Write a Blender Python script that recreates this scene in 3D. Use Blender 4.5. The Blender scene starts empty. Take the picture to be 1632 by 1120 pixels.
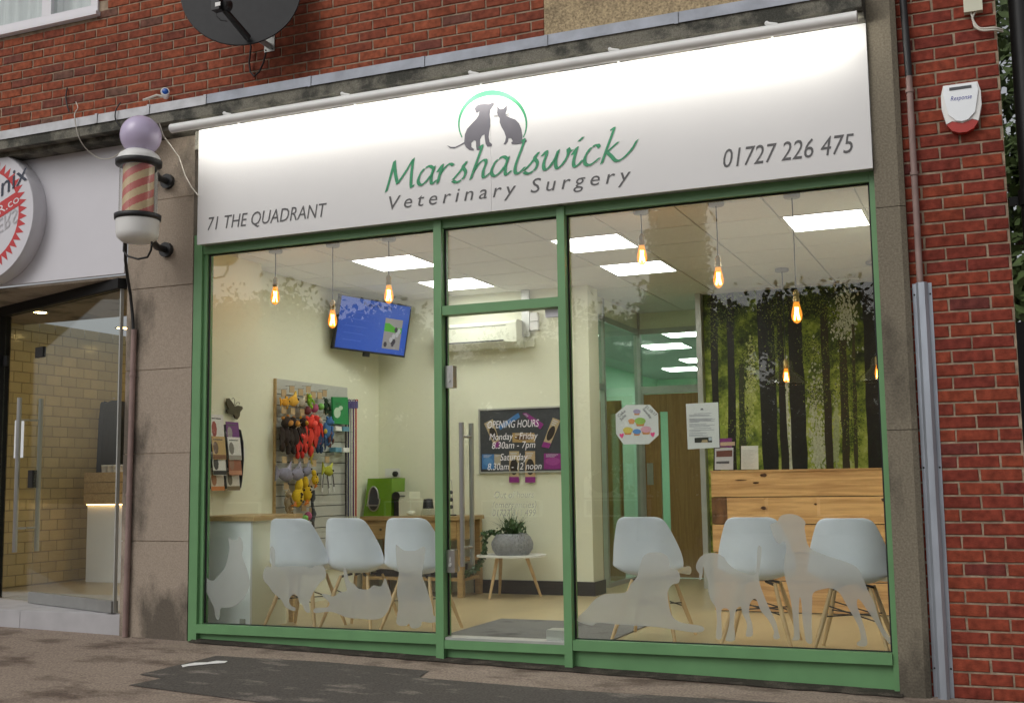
import bpy, bmesh, math, random
from mathutils import Vector, Matrix
R = math.radians
random.seed(7)
SC = bpy.context.scene
COL = SC.collection

# ------------------------------------------------------------------ camera
CX, CY, CZ, YAW, PIT, ROL, FPX = 3.5459, -7.0454, 1.1535, -0.4003, 0.1122, -0.0143, 1839.34
cam_f = Vector((math.sin(YAW)*math.cos(PIT), math.cos(YAW)*math.cos(PIT), math.sin(PIT)))
_r0 = Vector((math.cos(YAW), -math.sin(YAW), 0)); _u0 = _r0.cross(cam_f)
cam_r = math.cos(ROL)*_r0 + math.sin(ROL)*_u0
cam_u = -math.sin(ROL)*_r0 + math.cos(ROL)*_u0
cd = bpy.data.cameras.new('camera'); cam = bpy.data.objects.new('camera', cd); COL.objects.link(cam)
cam.matrix_world = Matrix(((cam_r.x, cam_u.x, -cam_f.x, CX), (cam_r.y, cam_u.y, -cam_f.y, CY), (cam_r.z, cam_u.z, -cam_f.z, CZ), (0, 0, 0, 1)))
cd.sensor_width = 36; cd.lens = FPX*36/1632; cd.clip_start = 0.05; cd.clip_end = 500
SC.camera = cam
C0 = Vector((CX, CY, CZ))
def at(px, py, ax, val):
    """world point where the sight line through a photo pixel meets the plane axis=val"""
    d = cam_f + cam_r*((px-816)/FPX) + cam_u*((560-py)/FPX)
    t = (val-C0[ax])/d[ax]
    return C0 + t*d
def pix(p):
    d = Vector(p)-C0; z = d.dot(cam_f)
    if z < 0.1: return (-9e9, -9e9)
    return (816+FPX*d.dot(cam_r)/z, 560-FPX*d.dot(cam_u)/z)
# ------------------------------------------------------------------ sky, sun, exposure
W = bpy.data.worlds.new('World'); SC.world = W; W.use_nodes = True
nt = W.node_tree; bg = nt.nodes['Background']
sky = nt.nodes.new('ShaderNodeTexSky'); sky.sky_type = 'NISHITA'; sky.sun_disc = False
sky.sun_elevation = R(42); sky.sun_rotation = R(205); sky.air_density = 1.0; sky.dust_density = 4.0; sky.ozone_density = 1.0
hs = nt.nodes.new('ShaderNodeHueSaturation'); hs.inputs['Saturation'].default_value = 0.18
nt.links.new(sky.outputs[0], hs.inputs['Color']); nt.links.new(hs.outputs[0], bg.inputs[0]); bg.inputs[1].default_value = 0.10
sl = bpy.data.lights.new('sun', 'SUN'); sl.energy = 0.5; sl.angle = R(40); sl.color = (1, .97, .93)
sun = bpy.data.objects.new('sun', sl); COL.objects.link(sun); sun.rotation_euler = (R(48), 0, R(-25))
SC.view_settings.view_transform = 'Standard'; SC.view_settings.look = 'None'
SC.view_settings.exposure = 0.0; SC.view_settings.gamma = 1.0
SC.render.engine = 'CYCLES'
SC.cycles.max_bounces = 8; SC.cycles.diffuse_bounces = 4; SC.cycles.transparent_max_bounces = 16
SC.cycles.use_denoising = True; SC.cycles.sample_clamp_indirect = 6.0

# ------------------------------------------------------------------ materials
def newmat(name):
    m = bpy.data.materials.new(name); m.use_nodes = True
    return m, m.node_tree.nodes, m.node_tree.links, m.node_tree.nodes['Principled BSDF']
def M(name, col, rough=.6, var=.12, scale=9, bump=0, bscale=None, metal=0, stretch=(1, 1, 1), rnd=0, spec=.5, detail=5):
    m, n, l, b = newmat(name)
    geo = n.new('ShaderNodeNewGeometry'); mp = n.new('ShaderNodeMapping'); mp.inputs['Scale'].default_value = stretch
    l.new(geo.outputs['Position'], mp.inputs[0])
    nz = n.new('ShaderNodeTexNoise'); nz.inputs['Scale'].default_value = scale; nz.inputs['Detail'].default_value = detail
    l.new(mp.outputs[0], nz.inputs['Vector'])
    rp = n.new('ShaderNodeValToRGB'); rp.color_ramp.elements[0].position = .3; rp.color_ramp.elements[1].position = .7
    rp.color_ramp.elements[0].color = tuple(c*(1-var) for c in col)+(1,)
    rp.color_ramp.elements[1].color = tuple(min(1, c*(1+var)) for c in col)+(1,)
    l.new(nz.outputs[0], rp.inputs[0]); out = rp.outputs[0]
    if rnd:
        oi = n.new('ShaderNodeObjectInfo'); mr = n.new('ShaderNodeMapRange')
        mr.inputs['To Min'].default_value = 1-rnd; mr.inputs['To Max'].default_value = 1+rnd
        l.new(oi.outputs['Random'], mr.inputs[0])
        mx = n.new('ShaderNodeMix'); mx.data_type = 'RGBA'; mx.blend_type = 'MULTIPLY'; mx.inputs[0].default_value = 1
        l.new(out, mx.inputs[6]); l.new(mr.outputs[0], mx.inputs[7]); out = mx.outputs[2]
    l.new(out, b.inputs['Base Color'])
    b.inputs['Roughness'].default_value = rough; b.inputs['Metallic'].default_value = metal
    b.inputs['Specular IOR Level'].default_value = spec
    if bump:
        n2 = n.new('ShaderNodeTexNoise'); n2.inputs['Scale'].default_value = bscale or scale*6; n2.inputs['Detail'].default_value = 6
        l.new(mp.outputs[0], n2.inputs['Vector'])
        bp = n.new('ShaderNodeBump'); bp.inputs['Strength'].default_value = bump; bp.inputs['Distance'].default_value = .01
        l.new(n2.outputs[0], bp.inputs['Height']); l.new(bp.outputs[0], b.inputs['Normal'])
    return m
def emat(name, col, s):
    m, n, l, b = newmat(name); n.remove(b); e = n.new('ShaderNodeEmission'); e.inputs[0].default_value = col+(1,); e.inputs[1].default_value = s
    l.new(e.outputs[0], n['Material Output'].inputs[0]); return m
def glassmat(name, tint=(1, 1, 1), base=.04, gain=1.0, rough=0.0):
    """thin pane: clear transmission plus a mirror image that grows with the angle of view"""
    m, n, l, b = newmat(name); n.remove(b)
    lw = n.new('ShaderNodeLayerWeight'); lw.inputs['Blend'].default_value = .5
    pw = n.new('ShaderNodeMath'); pw.operation = 'POWER'; pw.inputs[1].default_value = 5; l.new(lw.outputs['Facing'], pw.inputs[0])
    mr = n.new('ShaderNodeMath'); mr.operation = 'MULTIPLY_ADD'; mr.inputs[1].default_value = gain; mr.inputs[2].default_value = base
    l.new(pw.outputs[0], mr.inputs[0])
    t = n.new('ShaderNodeBsdfTransparent'); t.inputs[0].default_value = tint+(1,)
    g = n.new('ShaderNodeBsdfGlossy'); g.inputs['Roughness'].default_value = rough
    mx = n.new('ShaderNodeMixShader'); l.new(mr.outputs[0], mx.inputs[0]); l.new(t.outputs[0], mx.inputs[1]); l.new(g.outputs[0], mx.inputs[2])
    l.new(mx.outputs[0], n['Material Output'].inputs[0]); return m
def frostmat(name, col, op):
    m, n, l, b = newmat(name); n.remove(b)
    t = n.new('ShaderNodeBsdfTransparent'); d = n.new('ShaderNodeBsdfDiffuse'); d.inputs[0].default_value = col+(1,)
    tl = n.new('ShaderNodeBsdfTranslucent'); tl.inputs[0].default_value = col+(1,)
    ms = n.new('ShaderNodeMixShader'); ms.inputs[0].default_value = .5; l.new(d.outputs[0], ms.inputs[1]); l.new(tl.outputs[0], ms.inputs[2])
    geo = n.new('ShaderNodeNewGeometry'); nz = n.new('ShaderNodeTexNoise'); nz.inputs['Scale'].default_value = 6; l.new(geo.outputs['Position'], nz.inputs['Vector'])
    mr = n.new('ShaderNodeMapRange'); mr.inputs['To Min'].default_value = op-.08; mr.inputs['To Max'].default_value = op+.08; l.new(nz.outputs[0], mr.inputs[0])
    mx = n.new('ShaderNodeMixShader'); l.new(mr.outputs[0], mx.inputs[0]); l.new(t.outputs[0], mx.inputs[1]); l.new(ms.outputs[0], mx.inputs[2])
    l.new(mx.outputs[0], n['Material Output'].inputs[0]); return m
def bulbmat(name):
    m, n, l, b = newmat(name); n.remove(b); t = n.new('ShaderNodeBsdfTransparent'); t.inputs[0].default_value = (1, .62, .25, 1)
    e = n.new('ShaderNodeEmission'); e.inputs[0].default_value = (1, .36, .05, 1); e.inputs[1].default_value = 2.6
    mx = n.new('ShaderNodeMixShader'); mx.inputs[0].default_value = .35; l.new(t.outputs[0], mx.inputs[1]); l.new(e.outputs[0], mx.inputs[2])
    l.new(mx.outputs[0], n['Material Output'].inputs[0]); return m
def printmat(name, rough=.5, grain=.1, emit=0):
    m, n, l, b = newmat(name)
    a = n.new('ShaderNodeAttribute'); a.attribute_name = 'Col'
    geo = n.new('ShaderNodeNewGeometry'); nz = n.new('ShaderNodeTexNoise'); nz.inputs['Scale'].default_value = 60; l.new(geo.outputs['Position'], nz.inputs['Vector'])
    mr = n.new('ShaderNodeMapRange'); mr.inputs['To Min'].default_value = 1-grain; mr.inputs['To Max'].default_value = 1+grain; l.new(nz.outputs[0], mr.inputs[0])
    mx = n.new('ShaderNodeMix'); mx.data_type = 'RGBA'; mx.blend_type = 'MULTIPLY'; mx.inputs[0].default_value = 1
    l.new(a.outputs[0], mx.inputs[6]); l.new(mr.outputs[0], mx.inputs[7]); l.new(mx.outputs[2], b.inputs['Base Color'])
    b.inputs['Roughness'].default_value = rough
    if emit:
        l.new(a.outputs[0], b.inputs['Emission Color']); b.inputs['Emission Strength'].default_value = emit
    return m
def brickmat(name, ramp, var=.46):
    m, n, l, b = newmat(name)
    oi = n.new('ShaderNodeObjectInfo'); rp = n.new('ShaderNodeValToRGB'); rp.color_ramp.interpolation = 'LINEAR'
    els = rp.color_ramp.elements
    for i, (p, c) in enumerate(ramp):
        e = els[i] if i < 2 else els.new(p)
        e.position = p; e.color = c+(1,)
    l.new(oi.outputs['Random'], rp.inputs[0])
    geo = n.new('ShaderNodeNewGeometry'); nz = n.new('ShaderNodeTexNoise'); nz.inputs['Scale'].default_value = 22; nz.inputs['Detail'].default_value = 9
    l.new(geo.outputs['Position'], nz.inputs['Vector'])
    mr = n.new('ShaderNodeMapRange'); mr.inputs['From Min'].default_value = .25; mr.inputs['From Max'].default_value = .75
    mr.inputs['To Min'].default_value = 1-var; mr.inputs['To Max'].default_value = 1+var; l.new(nz.outputs[0], mr.inputs[0])
    mx = n.new('ShaderNodeMix'); mx.data_type = 'RGBA'; mx.blend_type = 'MULTIPLY'; mx.inputs[0].default_value = 1
    l.new(rp.outputs[0], mx.inputs[6]); l.new(mr.outputs[0], mx.inputs[7])
    n3 = n.new('ShaderNodeTexNoise'); n3.inputs['Scale'].default_value = 2.2; n3.inputs['Detail'].default_value = 4; l.new(geo.outputs['Position'], n3.inputs['Vector'])
    r3 = n.new('ShaderNodeValToRGB'); r3.color_ramp.elements[0].position = .52; r3.color_ramp.elements[1].position = .75
    r3.color_ramp.elements[0].color = (1, 1, 1, 1); r3.color_ramp.elements[1].color = (.55, .52, .5, 1); l.new(n3.outputs[0], r3.inputs[0])
    m2 = n.new('ShaderNodeMix'); m2.data_type = 'RGBA'; m2.blend_type = 'MULTIPLY'; m2.inputs[0].default_value = 1
    l.new(mx.outputs[2], m2.inputs[6]); l.new(r3.outputs[0], m2.inputs[7]); l.new(m2.outputs[2], b.inputs['Base Color'])
    b.inputs['Roughness'].default_value = .9; b.inputs['Specular IOR Level'].default_value = .2
    n2 = n.new('ShaderNodeTexNoise'); n2.inputs['Scale'].default_value = 120; n2.inputs['Detail'].default_value = 5; l.new(geo.outputs['Position'], n2.inputs['Vector'])
    bp = n.new('ShaderNodeBump'); bp.inputs['Strength'].default_value = .5; bp.inputs['Distance'].default_value = .006
    l.new(n2.outputs[0], bp.inputs['Height']); l.new(bp.outputs[0], b.inputs['Normal'])
    return m
def stainmat(name, col, stain, thr, scale, stretch=(1, 1, 1), rough=.85, speck=.25, bump=.5, zfoot=None, fine=160):
    """rough mineral surface: fine speckle plus blotchy weather stains"""
    m, n, l, b = newmat(name); geo = n.new('ShaderNodeNewGeometry')
    mp = n.new('ShaderNodeMapping'); mp.inputs['Scale'].default_value = stretch; l.new(geo.outputs['Position'], mp.inputs[0])
    n1 = n.new('ShaderNodeTexNoise'); n1.inputs['Scale'].default_value = fine; n1.inputs['Detail'].default_value = 4; l.new(geo.outputs['Position'], n1.inputs['Vector'])
    m1 = n.new('ShaderNodeMapRange'); m1.inputs['From Min'].default_value = .3; m1.inputs['From Max'].default_value = .7; m1.inputs['To Min'].default_value = 1-speck; m1.inputs['To Max'].default_value = 1+speck; l.new(n1.outputs[0], m1.inputs[0])
    n2 = n.new('ShaderNodeTexNoise'); n2.inputs['Scale'].default_value = scale; n2.inputs['Detail'].default_value = 7; n2.inputs['Roughness'].default_value = .62; l.new(mp.outputs[0], n2.inputs['Vector'])
    src = n2.outputs[0]
    if zfoot:
        sx = n.new('ShaderNodeSeparateXYZ'); l.new(geo.outputs['Position'], sx.inputs[0])
        mz = n.new('ShaderNodeMapRange'); mz.inputs['From Min'].default_value = zfoot; mz.inputs['From Max'].default_value = 0; mz.inputs['To Max'].default_value = .16; l.new(sx.outputs[2], mz.inputs[0])
        ad = n.new('ShaderNodeMath'); l.new(src, ad.inputs[0]); l.new(mz.outputs[0], ad.inputs[1]); src = ad.outputs[0]
    rp = n.new('ShaderNodeValToRGB'); rp.color_ramp.elements[0].position = thr-.06; rp.color_ramp.elements[1].position = thr+.08
    rp.color_ramp.elements[0].color = col+(1,); rp.color_ramp.elements[1].color = stain+(1,); l.new(src, rp.inputs[0])
    mx = n.new('ShaderNodeMix'); mx.data_type = 'RGBA'; mx.blend_type = 'MULTIPLY'; mx.inputs[0].default_value = 1
    l.new(rp.outputs[0], mx.inputs[6]); l.new(m1.outputs[0], mx.inputs[7]); l.new(mx.outputs[2], b.inputs['Base Color'])
    b.inputs['Roughness'].default_value = rough; b.inputs['Specular IOR Level'].default_value = .25
    bp = n.new('ShaderNodeBump'); bp.inputs['Strength'].default_value = bump; bp.inputs['Distance'].default_value = .006; l.new(n1.outputs[0], bp.inputs['Height']); l.new(bp.outputs[0], b.inputs['Normal'])
    return m
def woodmat(name, a, c, axis=0, rough=.5, scale=3, rnd=.12):
    m, n, l, b = newmat(name); geo = n.new('ShaderNodeNewGeometry'); mp = n.new('ShaderNodeMapping')
    s = [14, 14, 14]; s[axis] = .9; mp.inputs['Scale'].default_value = s
    oi = n.new('ShaderNodeObjectInfo'); ad = n.new('ShaderNodeVectorMath'); ad.operation = 'ADD'
    sc = n.new('ShaderNodeVectorMath'); sc.operation = 'SCALE'; sc.inputs['Scale'].default_value = 13
    cb = n.new('ShaderNodeCombineXYZ'); l.new(oi.outputs['Random'], cb.inputs[0]); l.new(oi.outputs['Random'], cb.inputs[2]); l.new(cb.outputs[0], sc.inputs[0])
    l.new(geo.outputs['Position'], ad.inputs[0]); l.new(sc.outputs[0], ad.inputs[1]); l.new(ad.outputs[0], mp.inputs[0])
    nz = n.new('ShaderNodeTexNoise'); nz.inputs['Scale'].default_value = scale; nz.inputs['Detail'].default_value = 8; nz.inputs['Distortion'].default_value = .8; l.new(mp.outputs[0], nz.inputs['Vector'])
    rp = n.new('ShaderNodeValToRGB'); e = rp.color_ramp.elements; e[0].position = .3; e[0].color = c+(1,); e[1].position = .62; e[1].color = a+(1,); l.new(nz.outputs[0], rp.inputs[0])
    mr = n.new('ShaderNodeMapRange'); mr.inputs['To Min'].default_value = 1-rnd; mr.inputs['To Max'].default_value = 1+rnd; l.new(oi.outputs['Random'], mr.inputs[0])
    mx = n.new('ShaderNodeMix'); mx.data_type = 'RGBA'; mx.blend_type = 'MULTIPLY'; mx.inputs[0].default_value = 1
    l.new(rp.outputs[0], mx.inputs[6]); l.new(mr.outputs[0], mx.inputs[7]); l.new(mx.outputs[2], b.inputs['Base Color'])
    b.inputs['Roughness'].default_value = rough; return m

m_brick_up = brickmat('upper brick', [(0, (.20, .056, .034)), (.25, (.245, .066, .036)), (.6, (.30, .084, .042)), (.88, (.225, .062, .037)), (.96, (.16, .056, .042)), (1, (.16, .085, .062))])
m_brick_pier = brickmat('pier brick', [(0, (.175, .036, .026)), (.3, (.215, .043, .027)), (.65, (.255, .056, .029)), (.88, (.19, .038, .027)), (1, (.13, .038, .033))])
m_mortar = M('mortar', (.31, .24, .17), .95, .38, 16, .6, 90)
m_conc = stainmat('pilaster concrete', (.345, .285, .225), (.125, .105, .083), .575, 2.1, (1, 1, .5), zfoot=.8, fine=90, speck=.14)
m_concR = stainmat('pebbled concrete', (.20, .175, .13), (.105, .092, .07), .58, 2.4, (1, 1, .5), speck=.24, zfoot=.6, fine=85)
m_ledge = stainmat('ledge concrete', (.20, .19, .155), (.065, .065, .055), .50, 4.5, (1, 1, 1), speck=.3)
m_lead = M('lead flashing', (.36, .39, .45), .55, .22, 6, .25, 25)
m_leadp = M('painted flashing', (.55, .56, .58), .6, .18, 7, .25, 25)
m_rough = stainmat('roughcast', (.40, .31, .185), (.27, .21, .13), .58, 4, speck=.42, bump=.9, fine=70)
m_green = M('green paint', (.135, .295, .128), .42, .07, 5, .05, 40)
m_sign = M('sign white', (.66, .655, .65), .30, .012, 3)
m_black = M('black plastic', (.015, .015, .016), .5, .2, 20)
m_gasket = M('gasket', (.012, .012, .012), .7, .1)
m_white = M('white plastic', (.78, .78, .76), .4, .04, 10)
m_whitegloss = M('white gloss', (.86, .90, .93), .4, .03, 5)
m_shell = M('chair shell', (.80, .84, .95), .38, .03, 8)
m_chrome = M('brushed steel', (.55, .54, .52), .3, .08, 30, metal=1, stretch=(1, 1, .1))
m_galv = M('galvanised', (.42, .46, .52), .42, .18, 9, metal=.6, stretch=(1, 1, .3))
m_wall = M('cream wall', (.80, .81, .64), .85, .02, 2)
m_ceil = M('ceiling tile', (.72, .70, .67), .9, .03, 30, .15, 200, rnd=.03)
m_ceilgrid = M('ceiling grid', (.5, .49, .47), .7, .03)
m_floor = M('vinyl floor', (.52, .42, .24), .28, .12, 3, stretch=(1, .25, 1))
m_mint = M('mint wall', (.60, .84, .64), .8, .03, 2)
m_skirt = M('black skirting', (.012, .012, .012), .4, .1)
m_panel = emat('light panel', (1, .985, .95), 13.0)
m_panelb = emat('back light panel', (.97, 1, .97), 14.0)
m_led = emat('sign led', (1, .97, .90), 50.0)
m_fil = emat('filament', (1, .62, .22), 60.0)
m_warm = emat('warm downlight', (1, .70, .28), 60.0)
m_ledwarm = emat('warm strip', (1, .60, .22), 9.0)
m_glass = glassmat('shop glass', (.965, .985, .965), .066, .95)
m_glassg = glassmat('green partition glass', (.91, .985, .93), .05, .8)
m_bulb = bulbmat('glowing amber bulb glass')
m_dome = glassmat('clear dome glass', (.93, .93, .90), .07, .9)
m_frost = frostmat('frosted vinyl', (.52, .535, .51), .76)
m_letter = frostmat('white lettering vinyl', (.9, .9, .9), .85)
m_letterf = frostmat('faded lettering vinyl', (.50, .54, .50), .40)
m_oak = woodmat('oak worktop', (.62, .44, .22), (.45, .29, .13), 1, .4)
m_plank = woodmat('plank', (.74, .44, .19), (.48, .25, .095), 0, .45, 2.2, .16)
m_door = woodmat('door veneer', (.34, .20, .075), (.26, .14, .05), 2, .45)
m_dowel = woodmat('beech leg', (.66, .47, .25), (.52, .34, .16), 2, .45, 2, .06)
m_side = woodmat('sideboard oak', (.50, .34, .15), (.36, .23, .10), 0, .5)
m_grey = M('grey print', (.085, .083, .085), .5, .05)
m_sgreen = M('green print', (.012, .23, .095), .4, .05)
m_logo = M('logo grey', (.105, .10, .12), .5, .05)
m_print = printmat('printed', .45)
m_matte = printmat('dyed fabric', .95, .25)
m_screen = printmat('screen', .25, .05, .55)
m_upvc = M('white upvc', (.76, .75, .78), .35, .02)
m_dish = M('dish grey', (.22, .22, .245), .55, .08, 6)
m_asphalt = stainmat('pavement asphalt', (.27, .215, .172), (.125, .092, .072), .56, 1.9, (1, 1.8, 1), speck=.34, bump=.7, fine=75)
m_patch = stainmat('patch asphalt', (.085, .076, .067), (.22, .19, .165), .62, 2.6, (1, 2.5, 1), speck=.34, bump=.7, fine=75)
m_dirt = stainmat('gutter dirt', (.045, .038, .030), (.09, .075, .06), .55, 9, speck=.6, bump=1)
m_roadpaint = M('paint fleck', (.75, .74, .72), .7, .1, 40)
m_road = stainmat('road asphalt', (.06, .06, .062), (.045, .045, .046), .55, 1.5, speck=.4)
m_pink = M('pinkish conduit paint', (.27, .185, .165), .6, .18, 8)
m_tile = M('cream glazed tile', (.60, .48, .24), .16, .05, 6, rnd=.08)
m_grout = M('grout', (.30, .25, .16), .9, .1)
m_step = M('grey step tile', (.42, .41, .42), .5, .08, 6)
m_mauve = M('mauve glass globe', (.55, .48, .66), .12, .05, 4)
m_red = M('alarm red', (.42, .03, .02), .3, .08)
m_leaf = M('leaf', (.055, .085, .022), .6, .35, 3)
m_leafp = M('poplar leaf', (.16, .13, .035), .6, .3, 3)
m_leafi = M('house plant leaf', (.045, .10, .03), .4, .25, 30)
m_bark = M('bark', (.075, .058, .042), .9, .3, 10, .6)
m_pot = M('stone pot', (.33, .34, .36), .8, .2, 30, .5, 60)
m_mat = stainmat('door mat', (.19, .19, .185), (.07, .07, .07), .58, 2.0, speck=.3)
m_lime = M('lime gloss plastic', (.15, .30, .02), .12, .06, 5)
m_dgrey = M('charcoal acrylic', (.06, .065, .075), .3, .1)
m_alu = M('aluminium trim', (.50, .51, .48), .4, .05, metal=.5)
m_acw = M('aircon white', (.72, .74, .60), .4, .03)
m_slat = M('slatwall grey', (.50, .51, .47), .55, .05, 4)
m_curtain = M('net curtain', (.62, .64, .68), .9, .08, 7, stretch=(6, 1, .5))
m_darkgap = M('dark void', (.01, .01, .01), .9, .1)
m_butter = M('bronze metal', (.10, .085, .055), .4, .2, 20, metal=.5)
m_bsign = M('white fascia', (.66, .65, .69), .35, .02, 4)
m_cable = M('cream cable', (.60, .57, .50), .5, .05)
m_gate = M('black gate', (.02, .02, .022), .6, .1)
m_rose = M('grey rose', (.30, .29, .31), .5, .05)
m_libsign = M('library sign white', (.86, .86, .86), .5, .02)
m_libwall = M('library brick', (.16, .10, .07), .9, .2, 5)

# ------------------------------------------------------------------ mesh builder
class MB:
    def __init__(s): s.v = []; s.f = []; s.c = []; s.sm = []
    def add(s, vs, fs, col=None, smooth=False):
        o = len(s.v); s.v += [tuple(v) for v in vs]
        for f in fs: s.f.append([o+i for i in f]); s.c.append(col); s.sm.append(smooth)
        return s
    def box(s, x0, x1, y0, y1, z0, z1, col=None):
        v = [(x, y, z) for x in (x0, x1) for y in (y0, y1) for z in (z0, z1)]
        return s.add(v, [(0, 1, 3, 2), (4, 6, 7, 5), (0, 4, 5, 1), (2, 3, 7, 6), (0, 2, 6, 4), (1, 5, 7, 3)], col)
    def obox(s, c, ax, ay, az, col=None):
        """box from centre and three half-axis vectors"""
        c, ax, ay, az = map(Vector, (c, ax, ay, az))
        v = [c+i*ax+j*ay+k*az for i in (-1, 1) for j in (-1, 1) for k in (-1, 1)]
        return s.add(v, [(0, 1, 3, 2), (4, 6, 7, 5), (0, 4, 5, 1), (2, 3, 7, 6), (0, 2, 6, 4), (1, 5, 7, 3)], col)
    def tube(s, pts, r, n=8, col=None, cap=True, smooth=True):
        pts = [Vector(p) for p in pts]; rs = r if isinstance(r, (list, tuple)) else [r]*len(pts)
        vs = []; up = None
        for i, p in enumerate(pts):
            d = (pts[min(i+1, len(pts)-1)]-pts[max(i-1, 0)]).normalized()
            if up is None: up = Vector((0, 0, 1)) if abs(d.z) < .9 else Vector((1, 0, 0))
            a = d.cross(up).normalized(); b = a.cross(d).normalized(); up = b
            for k in range(n):
                t = 2*math.pi*k/n; vs.append(p+rs[i]*(math.cos(t)*a+math.sin(t)*b))
        fs = [(i*n+k, i*n+(k+1) % n, (i+1)*n+(k+1) % n, (i+1)*n+k) for i in range(len(pts)-1) for k in range(n)]
        s.add(vs, fs, col, smooth)
        if cap: s.add(vs[:n], [tuple(range(n))[::-1]], col); s.add(vs[-n:], [tuple(range(n))], col)
        return s
    def lathe(s, c, prof, n=20, axis=(0, 0, 1), col=None, smooth=True):
        """prof: list of (radius, height) round an axis through c"""
        az = Vector(axis).normalized(); ax = az.orthogonal().normalized(); ay = az.cross(ax); c = Vector(c); vs = []
        for r, h in prof:
            for k in range(n):
                t = 2*math.pi*k/n; vs.append(c+az*h+r*(math.cos(t)*ax+math.sin(t)*ay))
        fs = [(i*n+k, i*n+(k+1) % n, (i+1)*n+(k+1) % n, (i+1)*n+k) for i in range(len(prof)-1) for k in range(n)]
        s.add(vs, fs, col, smooth)
        if prof[0][0] > 1e-4: s.add(vs[:n], [tuple(range(n))[::-1]], col)
        if prof[-1][0] > 1e-4: s.add(vs[-n:], [tuple(range(n))], col)
        return s
    def ball(s, c, r, n=10, m=7, col=None, sc=(1, 1, 1)):
        c = Vector(c); vs = []
        for i in range(m+1):
            a = math.pi*i/m
            for k in range(n):
                t = 2*math.pi*k/n
                vs.append(c+Vector((sc[0]*r*math.sin(a)*math.cos(t), sc[1]*r*math.sin(a)*math.sin(t), sc[2]*r*math.cos(a))))
        fs = [(i*n+k, (i+1)*n+k, (i+1)*n+(k+1) % n, i*n+(k+1) % n) for i in range(m) for k in range(n)]
        return s.add(vs, fs, col, True)
    def poly(s, pts, col=None): return s.add(pts, [tuple(range(len(pts)))], col)
    def prism(s, pts, d, col=None):
        pts = [Vector(p) for p in pts]; d = Vector(d); n = len(pts)
        s.add(pts+[p+d for p in pts], [tuple(range(n)), tuple(range(2*n-1, n-1, -1))]+[(i, (i+1) % n, n+(i+1) % n, n+i) for i in range(n)], col)
        return s
    def mesh(s, name, mat, off=(0, 0, 0)):
        me = bpy.data.meshes.new(name); off = Vector(off)
        me.from_pydata([tuple(Vector(v)-off) for v in s.v], [], s.f)
        for p, q in zip(me.polygons, s.sm): p.use_smooth = q
        if any(c is not None for c in s.c):
            at_ = me.color_attributes.new('Col', 'FLOAT_COLOR', 'CORNER')
            for p, c in zip(me.polygons, s.c):
                c = c or (.5, .5, .5)
                for li in p.loop_indices: at_.data[li].color = (c[0], c[1], c[2], 1)
        bm = bmesh.new(); bm.from_mesh(me); bmesh.ops.recalc_face_normals(bm, faces=bm.faces); bm.to_mesh(me); bm.free()
        if mat: me.materials.append(mat)
        return me
WL = {}
def tag(o, label=None, cat=None, group=None, kind=None):
    if label: o['label'] = label
    if cat: o['category'] = cat
    if group: o['group'] = group
    if kind: o['kind'] = kind
    return o
def thing(name, loc, label, cat, group=None):
    o = bpy.data.objects.new(name, None); COL.objects.link(o); o.location = loc; o.empty_display_size = .1
    WL[o.name] = Vector(loc); return tag(o, label, cat, group)
def put(name, mb, mat, parent=None, **kw):
    off = WL[parent.name] if parent else (0, 0, 0)
    o = bpy.data.objects.new(name, mb.mesh(name, mat, off)); COL.objects.link(o)
    if parent: o.parent = parent; WL[o.name] = WL[parent.name]
    else: WL[o.name] = Vector((0, 0, 0))
    return tag(o, **kw)
def inst(name, me, parent, loc, scale=(1, 1, 1), rz=0):
    o = bpy.data.objects.new(name, me); COL.objects.link(o); o.parent = parent
    o.location = Vector(loc)-WL[parent.name]; o.scale = scale; o.rotation_euler.z = rz
    WL[o.name] = Vector(loc); return o
def copytree(o, parent=None):
    c = o.copy(); COL.objects.link(c); c.parent = parent
    for ch in list(o.children): copytree(ch, c)
    return c
def bx(name, x0, x1, y0, y1, z0, z1, mat, parent=None, **kw): return put(name, MB().box(x0, x1, y0, y1, z0, z1), mat, parent, **kw)
def struct(name, mb, mat): return put(name, mb, mat, None, kind='structure')

# text as mesh -------------------------------------------------------------
def textverts(s, spacing=1.0, shear=0.0):
    cu = bpy.data.curves.new('t', 'FONT'); cu.body = s; cu.space_character = spacing; cu.shear = shear; cu.resolution_u = 3
    ob = bpy.data.objects.new('t', cu); me = bpy.data.meshes.new_from_object(ob)
    vs = [v.co.copy() for v in me.vertices]; fs = [tuple(p.vertices) for p in me.polygons]
    bpy.data.objects.remove(ob); bpy.data.curves.remove(cu); bpy.data.meshes.remove(me)
    return vs, fs
def text(s, origin, right, up, width, height=None, spacing=1.0, shear=0.0, mb=None, col=None, capref='H'):
    """lettering laid on a plane: origin = left end of the baseline; width of the whole line, height of its capitals"""
    vs, fs = textverts(s, spacing, shear)
    x0 = min(v.x for v in vs); x1 = max(v.x for v in vs); sx = width/(x1-x0)
    hv, _ = textverts(capref); ch = max(v.y for v in hv); sy = (height/ch) if height else sx
    o = Vector(origin); r = Vector(right).normalized(); u = Vector(up).normalized()
    mb = mb or MB(); mb.add([o+r*((v.x-x0)*sx)+u*(v.y*sy) for v in vs], fs, col); return mb
XR, ZU = (1, 0, 0), (0, 0, 1)

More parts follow.
